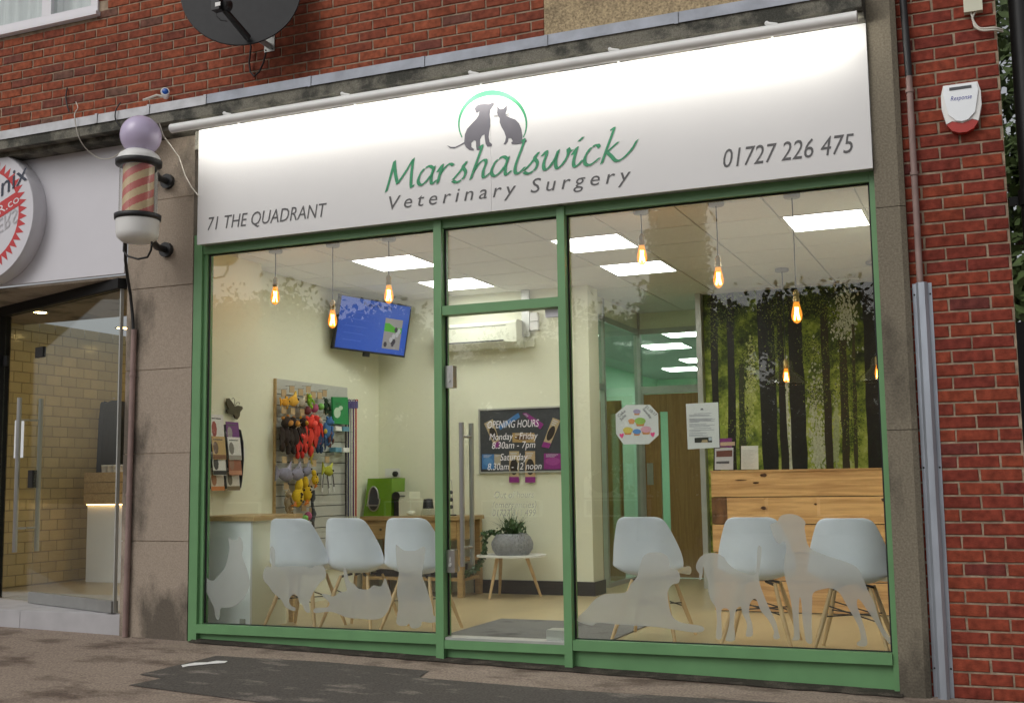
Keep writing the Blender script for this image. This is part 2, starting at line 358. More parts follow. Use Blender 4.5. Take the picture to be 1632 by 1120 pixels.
def letters(mb):
    """split a line of lettering into one builder per character"""
    par = list(range(len(mb.v)))
    def find(i):
        while par[i] != i: par[i] = par[par[i]]; i = par[i]
        return i
    for f in mb.f:
        for i in f[1:]: par[find(i)] = find(f[0])
    isl = {}
    for f in mb.f: isl.setdefault(find(f[0]), []).append(f)
    it = []
    for fs in isl.values(): xs = [mb.v[i][0] for f in fs for i in f]; it.append([min(xs), max(xs), fs])
    it.sort(key=lambda a: a[0]); out = []
    for a in it:
        if out and min(a[1], out[-1][1])-a[0] > .45*min(a[1]-a[0], out[-1][1]-out[-1][0]): out[-1][2] += a[2]; out[-1][1] = max(a[1], out[-1][1])
        else: out.append(a)
    res = []
    for a in out:
        m = MB()
        for f in a[2]: m.add([mb.v[i] for i in f], [tuple(range(len(f)))])
        res.append(m)
    return res
# bricks ---------------------------------------------------------------------
def brick_mesh(seed, mat, L=.215, H=.063, D=.03):
    rg = random.Random(seed); j = lambda a: rg.uniform(-a, a); b = .004
    front = [(-L/2+b+j(.0035), 0, -H/2+b+j(.0035)), (L/2-b+j(.0035), 0, -H/2+b+j(.0035)), (L/2-b+j(.0035), 0, H/2-b+j(.0035)), (-L/2+b+j(.0035), 0, H/2-b+j(.0035))]
    mid = [(-L/2+j(.0028), .004, -H/2+j(.0028)), (L/2+j(.0028), .004, -H/2+j(.0028)), (L/2+j(.0028), .004, H/2+j(.0028)), (-L/2+j(.0028), .004, H/2+j(.0028))]
    back = [(x, D, z) for x, y, z in mid]
    mb = MB(); mb.add(front+mid+back, [(0, 1, 2, 3)]+[(i, (i+1) % 4, 4+(i+1) % 4, 4+i) for i in range(4)]+[(4+i, 4+(i+1) % 4, 8+(i+1) % 4, 8+i) for i in range(4)])
    return mb.mesh('brick', mat)
def brickwork(root, x0, x1, z0, z1, yf, mat, skip=lambda x, z: False, limit=290, zoff=0):
    meshes = [brick_mesh(i, mat) for i in range(6)]; cells = []
    row = 0; z = z0+zoff
    while z < z1:
        zc = z+.0375; x = x0-(.1125 if row % 2 else 0)
        while x < x1-.01:
            a, b = max(x, x0), min(x+.225, x1)
            if b-a > .03 and not skip((a+b)/2, zc): cells.append((a, b, zc))
            x += .225
        row += 1; z += .075
    def vis(c):
        u, v = pix(((c[0]+c[1])/2, yf, c[2])); return -20 < u < 1652 and -15 < v < 1135
    seen = [c for c in cells if vis(c)]; rest = [c for c in cells if not vis(c)]
    seen.sort(key=lambda c: (Vector(((c[0]+c[1])/2, yf, c[2]))-C0).length); rest += seen[limit:]
    for a, b, zc in seen[:limit]:
        inst('brick', random.choice(meshes), root, ((a+b)/2, yf+random.uniform(-.0015, .0015), zc), ((b-a-.012)/.215, 1, 1))
    if rest:
        mb = MB()
        for a, b, zc in rest: mb.box(a+.005, b-.005, yf, yf+.02, zc-.0325, zc+.0325)
        put('brickwork', mb, mat, root, kind='stuff')
# ================================================================== ground
def gz(x, y):
    z = .030-.0205*(max(-6, min(6, x))+2.1)
    return z+.05*max(y, -30) if y < 0 else z
mb = MB(); xs = [-150, -60, -25, -12]+[-9+.75*i for i in range(25)]+[12, 25, 60, 150]; ys = [-160, -90, -55, -40, -30, -24]+[-20+1.0*i for i in range(17)]+[-3+.25*i for i in range(13)]+[.6, 30, 120]
for y in ys:
    for x in xs: mb.v.append((x, y, gz(x, y)-(.25 if y > .3 else 0)))
nx = len(xs)
for j in range(len(ys)-1):
    for i in range(nx-1): mb.f.append([j*nx+i, j*nx+i+1, (j+1)*nx+i+1, (j+1)*nx+i]); mb.c.append(None); mb.sm.append(False)
struct('pavement', mb, m_asphalt)
def onground(pts, h): return [(p[0], p[1], gz(p[0], p[1])+h) for p in pts]
def gpx(px, py):
    p = at(px, py, 2, 0)
    for _ in range(6): p = at(px, py, 2, gz(p.x, p.y))
    return (p.x, p.y)
def sheet(pts2, h):
    """subdivided flat sheet that follows the slope"""
    from mathutils.geometry import tessellate_polygon
    tris = tessellate_polygon([[Vector((p[0], p[1], 0)) for p in pts2]]); m = MB(); m.add(onground(pts2, h), [tuple(t) for t in tris]); return m
patch = [gpx(*p) for p in [(345, 1045), (520, 1055), (684, 1069), (668, 1080), (800, 1091), (925, 1101), (1345, 1126), (1320, 1165), (760, 1165), (205, 1092), (258, 1081), (222, 1075)]]
struct('asphalt_patch', sheet(patch, .004), m_patch)
fl = [gpx(*p) for p in [(289, 1061), (310, 1057), (330, 1056.5), (345, 1054), (363, 1054.5), (358, 1057.5), (335, 1059), (320, 1060.5), (300, 1062.5), (291, 1064.5)]]
put('paint_streak', sheet(fl, .008), m_roadpaint, None, label='short white streak of paint on the dark asphalt patch', cat='paint mark')
mb = MB(); rg = random.Random(3); n = 60; prev = None
for i in range(n+1):
    x = -2.0+4.95*i/n; y = -.045-.02*rg.random()-.03*(i/n)
    cur = [(x, y-.02-.015*rg.random(), gz(x, y)+.005), (x, y+.02, gz(x, y)+.012+.008*rg.random()), (x, .03, gz(x, 0)+.02)]
    if prev: mb.add(prev+cur, [(0, 3, 4, 1), (1, 4, 5, 2)])
    prev = cur
put('gutter_dirt', mb, m_dirt, None, kind='stuff', label='strip of dark dirt and grit along the shopfront base')
# street and kerb behind the camera (seen in the glass)
mb = MB(); mb.add([(x, y, gz(0, y)+.01-(.12 if y < -14 else 0)) for y in (-13, -20, -28) for x in (-90, 60)], [(0, 1, 3, 2), (2, 3, 5, 4)]); struct('road', mb, m_road)

# ================================================================== building shell
uw = thing('brick_wall', (-1.7, .1, 4), 'red brick upper storey wall above the shop canopy', 'wall')
WX1, WZ0 = at(157, 18, 1, 0).x, at(157, 20, 1, 0).z
bx('mortar', WX1, .84, .007, .25, 3.9, 8.2, m_mortar, uw); bx('mortar', -9, WX1-.0005, .007, .25, 3.9, WZ0-.036, m_mortar, uw); bx('mortar', -9, WX1-.0005, .007, .25, WZ0+1.21, 8.2, m_mortar, uw)
brickwork(uw, -5.0, .84, 3.975, 6.0, 0, m_brick_up, skip=lambda x, z: x < WX1-.02 and z > WZ0-.06, limit=295)
rc = put('roughcast_panel', MB().box(.845, 3.0, -.02, .25, 3.9, 8.2), m_rough, None, label='pebbledash render panel on the upper wall beside the bricks', cat='wall panel')
bp = thing('brick_pier', (3.38, 0, -.1), 'tall red brick pier carrying the alarm box', 'wall')
bx('mortar', 2.95, 3.648, .007, .6, -.3, 8.2, m_mortar, bp)
brickwork(bp, 3.075, 3.65, -.16, 5.2, 0, m_brick_pier, limit=295)
# corner return bricks on the alley side of the pier are plain mortar-jointed courses
# alley, downpipe, gate
gt = thing('alley_gate', (4.2, 1.2, 0), 'black boarded gate closing the alley beside the brick pier', 'gate')
for i in range(10): bx('board', 3.66+.14*i, 3.795+.14*i, 1.2, 1.24, -.1, 2.15, m_gate, gt)
for z in (.3, 1.8): bx('rail', 3.66, 5.1, 1.242, 1.30, z, z+.1, m_gate, gt)
dp = thing('drainpipe', (3.78, .25, 0), 'black cast iron drainpipe at the corner of the brick pier', 'pipe')
put('pipe', MB().tube([(3.775, .25, -.1), (3.775, .25, 6)], .055, 14), m_black, dp)
for z in (.9, 2.72, 4.5):
    put('collar', MB().tube([(3.775, .25, z), (3.775, .25, z+.09)], .068, 14), m_black, dp); bx('pipe_bracket', 3.66, 3.85, .30, .33, z+.02, z+.07, m_black, dp)
# ledge --------------------------------------------------------------------
lg = thing('concrete_canopy', (0, -.15, 3.9), 'weathered concrete ledge with lead flashing above the shop signs', 'canopy')
mb = MB(); ZT, ZB = 4.018, 3.878
mb.box(-9, 2.93, -.285, .0, ZB, ZT-.002); mb.box(-9, 2.93, -.2, -.0, ZB-.035, ZB-.001)
put('ledge', mb, m_ledge, lg)
bx('ledge_beam', -2.0, 2.93, -.085, .2, 3.70, ZB-.037, m_ledge, lg)
jx = [at(p, 200, 1, -.3).x for p in (-300, -130, 154, 237)]+[at(p, y, 1, -.3).x for p, y in ((328, 150), (495, 120), (676, 90), (872, 55), (1080, 20))]+[2.93]
for i in range(len(jx)-1):
    a, b = jx[i]+.003, jx[i+1]-.003; mt = m_leadp if i < 4 else m_lead; e = random.uniform(-.004, .004)
    mb = MB(); mb.add([(a, .0, ZT+.055), (b, 0, ZT+.055), (b, -.292, ZT+.012+e), (a, -.292, ZT+.012+e), (a, -.296, ZT-.06+e), (b, -.296, ZT-.06+e)], [(0, 1, 2, 3), (3, 2, 5, 4)])
    mb.add([(b-.02, .0, ZT+.059), (b+.004, 0, ZT+.059), (b+.004, -.299, ZT+.014), (b-.02, -.299, ZT+.014), (b-.02, -.301, ZT-.062), (b+.004, -.301, ZT-.062)], [(0, 1, 2, 3), (3, 2, 5, 4)])
    put('flashing', mb, mt, lg)
# pilasters -----------------------------------------------------------------
pl = thing('concrete_pilaster', (-2.36, .1, 0), 'stained concrete pilaster between the two shops', 'pilaster')
zs = [-.3]+[at(260, y, 1, -.03).z for y in (862, 722, 588, 457, 318)]+[3.84]
for a, b in zip(zs, zs[1:]): bx('block', -2.672, -2.045, -.03+random.uniform(-.002, .002), .079, a+.003, b-.003, m_conc, pl)
bx('joint', -2.665, -2.05, -.024, .078, -.2, 3.83, m_mortar, pl)
pr = thing('concrete_pilaster', (3.02, 0, 0), 'narrow pebbled concrete pilaster beside the brick pier', 'pilaster')
for a, b in zip([-.3, at(1425, 685, 1, -.07).z, at(1415, 330, 1, -.07).z, 5.6], [at(1425, 685, 1, -.07).z, at(1415, 330, 1, -.07).z, 5.6]):
    mb = MB(); w0, w1 = 2.932, 3.098
    mb.prism([(w0, .28, a+.002), (w0, -.07, a+.002), (w1-.03, -.07, a+.002), (w1, -.045, a+.002), (w1, .28, a+.002)], (0, 0, b-a-.004)); put('block', mb, m_concR, pr)
# conduits on the right ------------------------------------------------------
cn = thing('conduit_pipe', (3.15, -.05, 2), 'thin pinkish brown conduit pipe running down the pier edge', 'pipe')
put('pipe', MB().tube([(3.155, -.04, 2.262), (3.155, -.04, 3.55)], .019, 10), m_pink, cn)
for z in (2.9, 3.4): put('clip', MB().tube([(3.155, -.04, z), (3.155, -.04, z+.02)], .024, 10), m_pink, cn)
put('black_cable', MB().tube([(3.155, -.04, 3.5), (3.15, -.045, 3.8), (3.135, -.05, 4.4), (3.13, -.05, 5)], .021, 8), m_black, cn)
ch = thing('cable_guard', (3.165, -.04, 0), 'ribbed galvanised steel cable guard on the pier corner', 'cable guard')
mb = MB(); prof = [(3.108, -.004), (3.128, -.006), (3.13, -.04), (3.145, -.058), (3.178, -.058), (3.193, -.04), (3.195, -.006), (3.215, -.004)]
b0, t0 = -.12, 2.265
for (xa, ya), (xb, yb) in zip(prof, prof[1:]): mb.add([(xa, ya, b0), (xb, yb, b0), (xb, yb, t0), (xa, ya, t0)], [(0, 1, 2, 3)])
put('channel', mb, m_galv, ch)
for z in (.08, 1.2, 2.2):
    for x in (3.118, 3.205): put('screw', MB().ball((x, -.006, z), .006, 6, 4), m_black, ch)
cp = thing('conduit_pipe', (-2.6, -.06, 0), 'pinkish brown conduit pipe up the left pilaster with black cable', 'pipe')
a, b = at(213, 525, 1, -.06), at(199, 1003, 1, -.06)
put('pipe', MB().tube([(b.x, -.055, gz(b.x, 0)), (a.x, -.055, a.z)], .022, 10), m_pink, cp)
for y in (600, 790, 905): c = at(206, y, 1, -.055); put('clip', MB().tube([(b.x+(a.x-b.x)*(c.z/a.z), -.055, c.z), (b.x+(a.x-b.x)*(c.z/a.z), -.055, c.z+.02)], .027, 10), m_pink, cp)
pts = [at(x, y, 1, q_) for x, y, q_ in ((200, 384, -.42), (200, 415, -.3), (203, 440, -.18), (208, 470, -.09), (211, 500, -.06), (213, 530, -.055))]
put('black_cable', MB().tube(pts, .012, 6), m_black, cp)

# ================================================================== shopfront frame
XL, XM1a, XM1b, XM2a, XM2b, XRr = -2.04, 0, .058, .911, .964, 2.928
ZS, ZH = .152, 2.955
sf = thing('shopfront', (.44, .03, 0), 'green painted shopfront frame with big plate glass windows', 'shopfront')
F0, F1 = -.02, .075
def member(n, x0, x1, z0, z1, y0=F0, y1=F1): return bx(n, x0, x1, y0, y1, z0, z1, m_green, sf)
member('jamb', XL, XL+.075, gz(XL, 0)-.1, 3.05, -.025, .08); member('jamb', XRr-.03, XRr, -.2, 3.05, -.015, .08)
bx('jamb_stop', XL+.0755, XL+.108, .0, .07, ZS+.002, ZH, m_green, sf)
member('mullion', XM1a, XM1b, gz(0, 0)-.1, ZH, -.035, .08); member('mullion', XM2a, XM2b, gz(.93, 0)-.1, ZH, -.035, .08)
member('head', XL+.076, XRr-.031, 2.90, 3.05, -.012, .078)
TZ0, TZ1 = 2.291, 2.354
member('transom', XM1b+.001, XM2a-.001, TZ0, TZ1, -.028, .075)
for x0, x1 in ((XL+.077, XM1a-.001), (XM2b+.001, XRr-.032)):
    member('sill', x0, x1, .088, ZS, -.03, .082)
    put('stall_riser', MB().add([(x0, .012, .087), (x1, .012, .087), (x1, .012, gz(x1, 0)-.08), (x0, .012, gz(x0, 0)-.08), (x0, .06, .087), (x1, .06, .087), (x1, .06, gz(x1, 0)-.08), (x0, .06, gz(x0, 0)-.08)], [(0, 1, 2, 3), (4, 5, 6, 7), (0, 4, 5, 1), (3, 2, 6, 7), (0, 3, 7, 4), (1, 5, 6, 2)]), m_green, sf)
member('sill', XM1b+.001, XM2a-.001, .062, .118, -.03, .11)
bx('threshold', XM1b+.004, XM2a-.004, -.022, .105, .119, .135, m_alu, sf)
bx('stall_riser', XM1b+.002, XM2a-.002, .012, .06, gz(.9, 0)-.08, .061, m_green, sf)
def pane(x0, x1, z0, z1, n='window_pane', par=sf, gask=True):
    o = bx(n, x0, x1, .030, .036, z0, z1, m_glass, par)
    if gask:
        mb = MB(); g = .010
        mb.box(x0, x0+g, .018, .029, z0, z1); mb.box(x1-g, x1, .018, .029, z0, z1); mb.box(x0+g, x1-g, .018, .029, z0, z0+g*.6); mb.box(x0+g, x1-g, .018, .029, z1-g, z1)
        put('gasket', mb, m_gasket, o)
    return o
pane(XL+.109, XM1a-.001, ZS+.001, 2.899); pane(XM1b+.001, XM2a-.001, TZ1+.001, 2.899); pane(XM2b+.001, XRr-.032, ZS+.001, 2.899)
# door -----------------------------------------------------------------------
gd = thing('glass_door', (.1, .03, .14), 'frameless glass shop door with long steel pull handles', 'door')
pane(XM1b+.012, XM2a-.010, .142, TZ0-.006, 'door_pane', gd, False)
bx('door_edge_seal', XM1b+.0015, XM1b+.0115, .027, .039, .142, TZ0-.006, m_gasket, gd)
for y, s in ((-.045, -1), (.11, 1)):
    hx = .207; put('pull_handle', MB().tube([(hx, y, .60), (hx, y, 1.553)], .017, 14), m_chrome, gd)
    for z in (.72, 1.46): put('standoff', MB().tube([(hx, .033+s*.004, z), (hx, y, z)], .010, 10), m_chrome, gd)
for z0, z1 in ((1.795, 1.945), (.555, .705)):
    lk = bx('lock_case', XM1b+.003, XM1b+.066, .005, .062, z0, z1, m_chrome, gd)
    put('keyhole', MB().tube([(XM1b+.034, .004, z0+.05), (XM1b+.034, -.003, z0+.05)], .012, 12), m_alu, lk)
    bx('latch_plate', XM1b+.026, XM1b+.042, .001, .0045, z0+.07, z0+.1, m_alu, lk)
bx('floor_closer', .76, .905, .04, .16, .1365, .20, m_alu, gd)
bx('top_patch', .80, .905, .02, .055, TZ0-.06, TZ0-.008, m_bsign, gd)
def line(s, y, x0, x1, h, mat, name, sh=.2):
    a, b = at(x0, y, 1, .028), at(x1, y, 1, .028)
    mb = text(s, (a.x, .0285, (a.z+b.z)/2), XR, ZU, b.x-a.x, h, shear=sh); put(name, mb, mat, gd)
line('OPENING HOURS', 681, 777, 859, .048, m_letter, 'lettering'); line('Monday - Friday', 700, 780, 857, .044, m_letter, 'lettering')
line('8.30am - 7pm', 714, 784, 853, .044, m_letter, 'lettering'); line('Saturday', 733, 797, 841, .044, m_letter, 'lettering'); line('8.30am - 12 noon', 748, 777, 863, .044, m_letter, 'lettering')
line('Out of hours', 793, 788, 851, .044, m_letterf, 'lettering'); line('(emergencies)', 809, 785, 855, .044, m_letterf, 'lettering'); line('01727 811 499', 822, 785, 854, .044, m_letterf, 'lettering')

# ================================================================== main sign
sg = thing('shop_sign', (.5, -.06, 2.95), 'white fascia sign of a veterinary surgery with green and grey lettering', 'sign')
SX0, SX1, SZ0, SZ1, SY = -1.955, 2.9305, 2.957, 3.868, -.10
split = at(783, 300, 1, SY).x
bx('sign_panel', SX0, split-.0008, SY, SY+.02, SZ0, SZ1, m_sign, sg); bx('sign_panel', split+.0008, SX1, SY, SY+.02, SZ0, SZ1, m_sign, sg)
bx('sign_box', SX0+.004, SX1-.004, SY+.021, -.014, SZ0+.004, SZ1-.004, m_alu, sg)
def sp(cx, cy): return at(600+cx/3.709, 120+cy/3.709, 1, SY-.003)
def signpoly(pts, name, mat, y=SY-.002):
    q = [sp(*p) for p in pts]; q = [(v.x, y, v.z) for v in q]
    return put(name, MB().prism(q, (0, .0015, 0)), mat, sg)
def signtext(s, px0, px1, py0, py1, h, mat, sp_=1.0, sh=.22):
    a, b = at(px0, py0, 1, SY), at(px1, py1, 1, SY); z = (a.z+b.z)/2
    for m in letters(text(s, (a.x, SY-.002, z), XR, ZU, b.x-a.x, h, spacing=sp_, shear=sh)): put('letter', m, mat, sg)
signtext('71 THE QUADRANT', 331, 521, 366, 346.5, .098, m_grey)
signtext('01727 226 475', 1153, 1362, 267.5, 243, .115, m_grey)
signtext('Veterinary Surgery', 620, 1006, 332, 291.5, .094, m_grey, 1.42)
# calligraphic word, drawn with a slanted broad nib
LET = {
 'M': (1.45, [[(0, -.12), (.10, .5), (.22, 1.45)], [(.22, 1.5), (.35, .8), (.52, .25)], [(.52, .25), (.85, .85), (1.12, 1.45)], [(1.14, 1.5), (1.14, .7), (1.2, .02), (1.34, .06)]]),
 'a': (.92, [[(.72, .84), (.5, .98), (.2, .76), (.06, .32), (.18, .04), (.4, .12), (.66, .5), (.76, .92)], [(.76, .92), (.68, .4), (.74, .03), (.98, .2)]]),
 'r': (.80, [[(.02, .6), (.2, .92), (.22, .88), (.14, .4), (.1, 0)], [(.14, .42), (.34, .78), (.56, .96), (.74, .86)]]),
 's': (.72, [[(.0, .1), (.3, .5), (.56, .98)], [(.5, .9), (.4, .72), (.56, .42), (.46, .08), (.2, -.06), (.0, .04)]]),
 'h': (.98, [[(.34, 1.62), (.46, 1.7), (.44, 1.5), (.26, .7), (.12, 0)], [(.17, .3), (.42, .78), (.66, .94), (.74, .76), (.66, .36), (.72, .03), (.98, .2)]]),
 'l': (.62, [[(.34, 1.66), (.46, 1.72), (.42, 1.4), (.22, .5), (.24, .08), (.42, .04), (.66, .3)]]),
 'w': (1.28, [[(.0, .74), (.16, .96), (.2, .84), (.12, .36), (.2, .04), (.4, .16), (.62, .6), (.7, .94)], [(.7, .94), (.64, .4), (.72, .05), (.92, .16), (1.14, .62), (1.12, .98)], [(1.12, .98), (1.2, .84), (1.32, .84)]]),
 'i': (.52, [[(.04, .62), (.22, .95), (.2, .8), (.14, .3), (.2, .03), (.34, .06), (.54, .3)], [(.26, 1.26), (.44, 1.46)]]),
 'c': (.72, [[(.66, .82), (.56, .96), (.3, .84), (.1, .42), (.16, .06), (.4, .02), (.74, .3)]]),
 'k': (1.35, [[(.34, 1.62), (.46, 1.7), (.44, 1.5), (.26, .7), (.12, 0)], [(.2, .44), (.48, .74), (.72, .98)], [(.3, .52), (.5, .3), (.72, .05), (.98, .12), (1.3, .5), (1.5, .95)]])}
def crom(pts, n=8):
    P = [Vector(p) for p in pts]; P = [2*P[0]-P[1]]+P+[2*P[-1]-P[-2]]; out = []
    for i in range(1, len(P)-2):
        for k in range(n):
            t = k/n; a, b, c, d = P[i-1:i+3]
            out.append(.5*((2*b)+(c-a)*t+(2*a-5*b+4*c-d)*t*t+(3*b-a-3*c+d)*t**3))
    return out+[P[-2]]
word = 'Marshalswick'; tot = sum(LET[c][0] for c in word)
A, B = at(616, 303, 1, SY), at(1012, 249, 1, SY); ux = (B.x-A.x)/(tot+.15); uz = .132; cx = 0; k = 0
a0, b0 = at(620, 302, 1, SY), at(1000, 256, 1, SY)
for c in word:
    mb = MB()
    for st in LET[c][1]:
        k += 1; pts = crom(st); nib = Vector((math.cos(R(38)), math.sin(R(38))))*.165; y = SY-.0022-.0004*(k % 4); vs = []
        for i, p in enumerate(pts):
            d = (pts[min(i+1, len(pts)-1)]-pts[max(i-1, 0)]); d = d.normalized() if d.length else Vector((1, 0)); nrm = Vector((-d.y, d.x))
            w = nib*.5 if abs(nib.normalized().dot(nrm)) > .45 else nrm*(.034 if nib.dot(nrm) > 0 else -.034)+nib*.25
            for sgn in (1, -1):
                q = p+w*sgn; X = A.x+ux*(cx+q.x+.12*q.y); bz = a0.z+(b0.z-a0.z)*((X-a0.x)/(b0.x-a0.x)); vs.append((X, y-.00006*i, bz+uz*q.y))
        mb.add(vs, [(2*i, 2*i+1, 2*i+3, 2*i+2) for i in range(len(pts)-1)])
    put('letter', mb, m_sgreen, sg); cx += LET[c][0]
DOG = [(580, 196), (592, 180), (610, 172), (640, 170), (665, 172), (680, 165), (692, 163), (694, 172), (682, 190), (672, 205), (668, 232), (672, 262), (672, 300), (665, 335), (662, 365), (668, 395), (682, 408), (680, 420), (655, 423), (645, 405), (640, 375), (638, 350), (622, 358), (612, 380), (612, 415), (622, 432), (620, 443), (592, 443), (588, 420), (588, 390), (576, 384), (560, 400), (560, 425), (576, 436), (574, 446), (548, 442), (528, 425), (518, 405), (490, 420), (460, 433), (435, 432), (416, 414), (440, 424), (465, 424), (495, 410), (518, 395), (522, 350), (535, 318), (560, 290), (590, 258), (605, 235), (608, 212), (598, 222), (588, 222)]
CAT = [(712, 183), (730, 202), (748, 200), (770, 180), (770, 205), (762, 225), (765, 240), (790, 252), (820, 262), (842, 285), (856, 320), (862, 360), (862, 378), (886, 382), (888, 392), (870, 402), (830, 408), (800, 408), (796, 398), (806, 390), (795, 372), (780, 372), (775, 395), (762, 410), (750, 408), (760, 392), (765, 365), (755, 335), (738, 305), (728, 280), (728, 255), (718, 240), (712, 222), (714, 205)]
signpoly(DOG, 'dog_emblem', m_logo); signpoly(CAT, 'cat_emblem', m_logo)
arc = []; ctr = (686, 300); 
for i in range(33):
    t = R(205-230*i/32); w = 17*max(.12, math.sin(math.pi*i/32))**.8+2; arc.append((ctr[0]+(200+w*.5)*math.cos(t), ctr[1]-10-(182+w)*math.sin(t)))
for i in range(32, -1, -1):
    t = R(205-230*i/32); w = 17*max(.12, math.sin(math.pi*i/32))**.8+2; arc.append((ctr[0]+(200-w*.5)*math.cos(t), ctr[1]-10-(182-w*.6)*math.sin(t)))
signpoly(arc, 'arc_emblem', m_sgreen)
wh = MB()
for (x0, y0, x1, y1) in ((690, 236, 715, 238), (692, 248, 715, 243), (765, 232, 786, 226), (765, 236, 785, 238)):
    a, b = sp(x0, y0), sp(x1, y1); wh.tube([(a.x, SY-.002, a.z), (b.x, SY-.002, b.z)], .0012, 4)
put('whiskers', wh, m_logo, sg)
# light bar -------------------------------------------------------------------
lb = thing('sign_light', (.4, -.3, 3.81), 'long white tubular trough light mounted over the fascia sign', 'light')
LBX0, LBX1, LY, LZ, LR = -2.045, 2.90, -.30, 3.812, .034
mb = MB(); angs = [R(a) for a in range(-85, 196, 20)]   # open towards the sign (below, behind)
def rimpt(x, t, r): return (x, LY-r*math.cos(t+R(-30)), LZ+r*math.sin(t+R(-30)))
for x0, x1 in ((LBX0, LBX1),):
    vs = [rimpt(x, t, r) for r in (LR, LR-.003) for t in angs for x in (x0, x1)]; n = len(angs)
    fs = [(2*i, 2*i+1, 2*i+3, 2*i+2) for i in range(n-1)]+[(2*n+2*i, 2*n+2*i+1, 2*n+2*i+3, 2*n+2*i+2) for i in range(n-1)]
    mb.add(vs, fs, None, True)
put('tube', mb, m_white, lb)
for x in (LBX0, LBX1): put('end_cap', MB().tube([(x-.004, LY, LZ), (x+.004, LY, LZ)], LR+.001, 16), m_white, lb)
put('led_strip', MB().obox(((LBX0+LBX1)/2, LY+.008, LZ-.004), ((LBX1-LBX0)/2-.02, 0, 0), (0, .005, .012), (0, .001, -.0006)), m_led, lb)
for px, py in ((372, 178), (560, 146), (764, 110), (987, 72), (1237, 30)):
    x = at(px, py, 1, -.25).x; mb = MB(); mb.tube([(x-.05, -.085, LZ+.03), (x-.05, -.27, LZ+.052)], .009, 8); mb.tube([(x-.055, -.29, LZ+.054), (x+.012, -.30, LZ+.032)], .011, 8); mb.ball((x-.05, -.29, LZ+.054), .014, 8, 6)
    put('bracket', mb, m_white, lb)
pts = [at(x, y, 1, -.12) for x, y in ((276, 205), (279, 225), (285, 250), (295, 280), (305, 298), (316, 312))]; pts[0].y = -.28; pts[1].y = -.25
put('flex', MB().tube(pts, .0045, 6), m_cable, lb)

# ================================================================== barber shop next door
fb = thing('barber_fascia', (-3.6, -.03, 2.8), 'plain white fascia board of the neighbouring barber shop', 'sign')
FX1 = -2.69
bx('board', -9, FX1, -.05, -.02, 2.812, 3.842, m_bsign, fb)
rs = thing('round_sign', (-4.0, -.16, 3.36), 'round white barber sign with a red zigzag border', 'sign')
cR = at(-6, 344, 1, -.19); rx = .545
cR = Vector((at(75, 340, 1, -.05).x-rx, -.19, cR.z))
put('drum', MB().lathe((cR.x, -.052, cR.z), [(rx, 0), (rx, .13), (rx-.006, .138)], 64, (0, -1, 0)), m_bsign, rs)
yf = -.1915
def ringpt(r, t, y=yf): return (cR.x+r*math.cos(t), y, cR.z+r*math.sin(t))
RED, WHT, INK = (.55, .03, .035), (.75, .74, .76), (.02, .03, .06)
mb = MB(); NT = 44
for i in range(NT):
    t0, t1 = 2*math.pi*i/NT, 2*math.pi*(i+1)/NT; mb.poly([ringpt(.40, t0), ringpt(.40, t1), ringpt(.475, (t0+t1)/2)], RED)
    mb.poly([ringpt(.385, t0), ringpt(.385, t1), ringpt(.40, t1), ringpt(.40, t0)], RED)
put('zigzag_border', mb, m_print, rs)
d = Vector((math.cos(R(22)), 0, math.sin(R(22)))); u = Vector((-d.z, 0, d.x)); c = Vector((cR.x, yf-.001, cR.z))
mb = MB(); mb.poly([c-d*.4-u*.09, c+d*.40-u*.09, c+d*.40+u*.03, c-d*.4+u*.03], RED); put('banner', mb, m_print, rs)
put('lettering', text('BARBER.co', c-d*.22-u*.062+Vector((0, -.001, 0)), d, u, .62, .068, mb=MB(), col=WHT), m_print, rs)
put('lettering', text('Phoenix', c-d*.29+u*.07+Vector((0, -.002, 0)), d, u, .86, .15, shear=.35, mb=MB(), col=INK), m_print, rs)
put('lettering', text('BARBERS', c-d*.27-u*.10+Vector((0, -.001, 0)), d, -u, .62, .11, shear=-.3, mb=MB(), col=(.48, .47, .49)), m_print, rs)
# angled glazing
ga, gdv = Vector((-2.735, 0.0, 0)), Vector((-2.067, .722, 0)).normalized(); gn = Vector((gdv.y, -gdv.x, 0)); gn = gn if gn.y < 0 else -gn
def gp(s, z, o=0): v = ga+gdv*s+gn*o; return (v.x, v.y, z)
def gslab(n, s0, s1, z0, z1, o0, o1, mat, par): 
    mb = MB(); mb.prism([gp(s0, z0, o0), gp(s1, z0, o0), gp(s1, z0, o1), gp(s0, z0, o1)], (0, 0, z1-z0)); return put(n, mb, mat, par)
bs = thing('barber_shopfront', (-3.4, .2, .2), 'angled frameless glass front of the barber shop', 'shopfront')
gslab('window_pane', .03, 1.395, .295, 2.70, -.005, .005, m_glass, bs)
gslab('base_channel', .02, 1.395, .205, .294, -.025, .03, M('channel grey', (.22, .22, .21), .5, .08), bs); gslab('head_channel', .0, 2.8, 2.701, 2.78, -.04, .05, m_darkgap, bs)
gslab('end_jamb', .012, .028, .205, 2.70, -.012, .014, m_alu, bs)
gslab('pivot_post', 2.06, 2.12, .205, 2.70, -.05, .05, m_darkgap, bs)
gslab('patch_fitting', 1.30, 1.44, 2.27, 2.36, -.014, .014, m_black, bs); gslab('patch_fitting', 1.99, 2.06, 2.25, 2.34, -.014, .014, m_black, bs)
gb = thing('glass_door', gp(1.7, .2), 'frameless glass door of the barber shop with twin bar handles', 'door')
gslab('door_pane', 1.405, 2.055, .215, 2.70, -.005, .005, m_glass, gb)
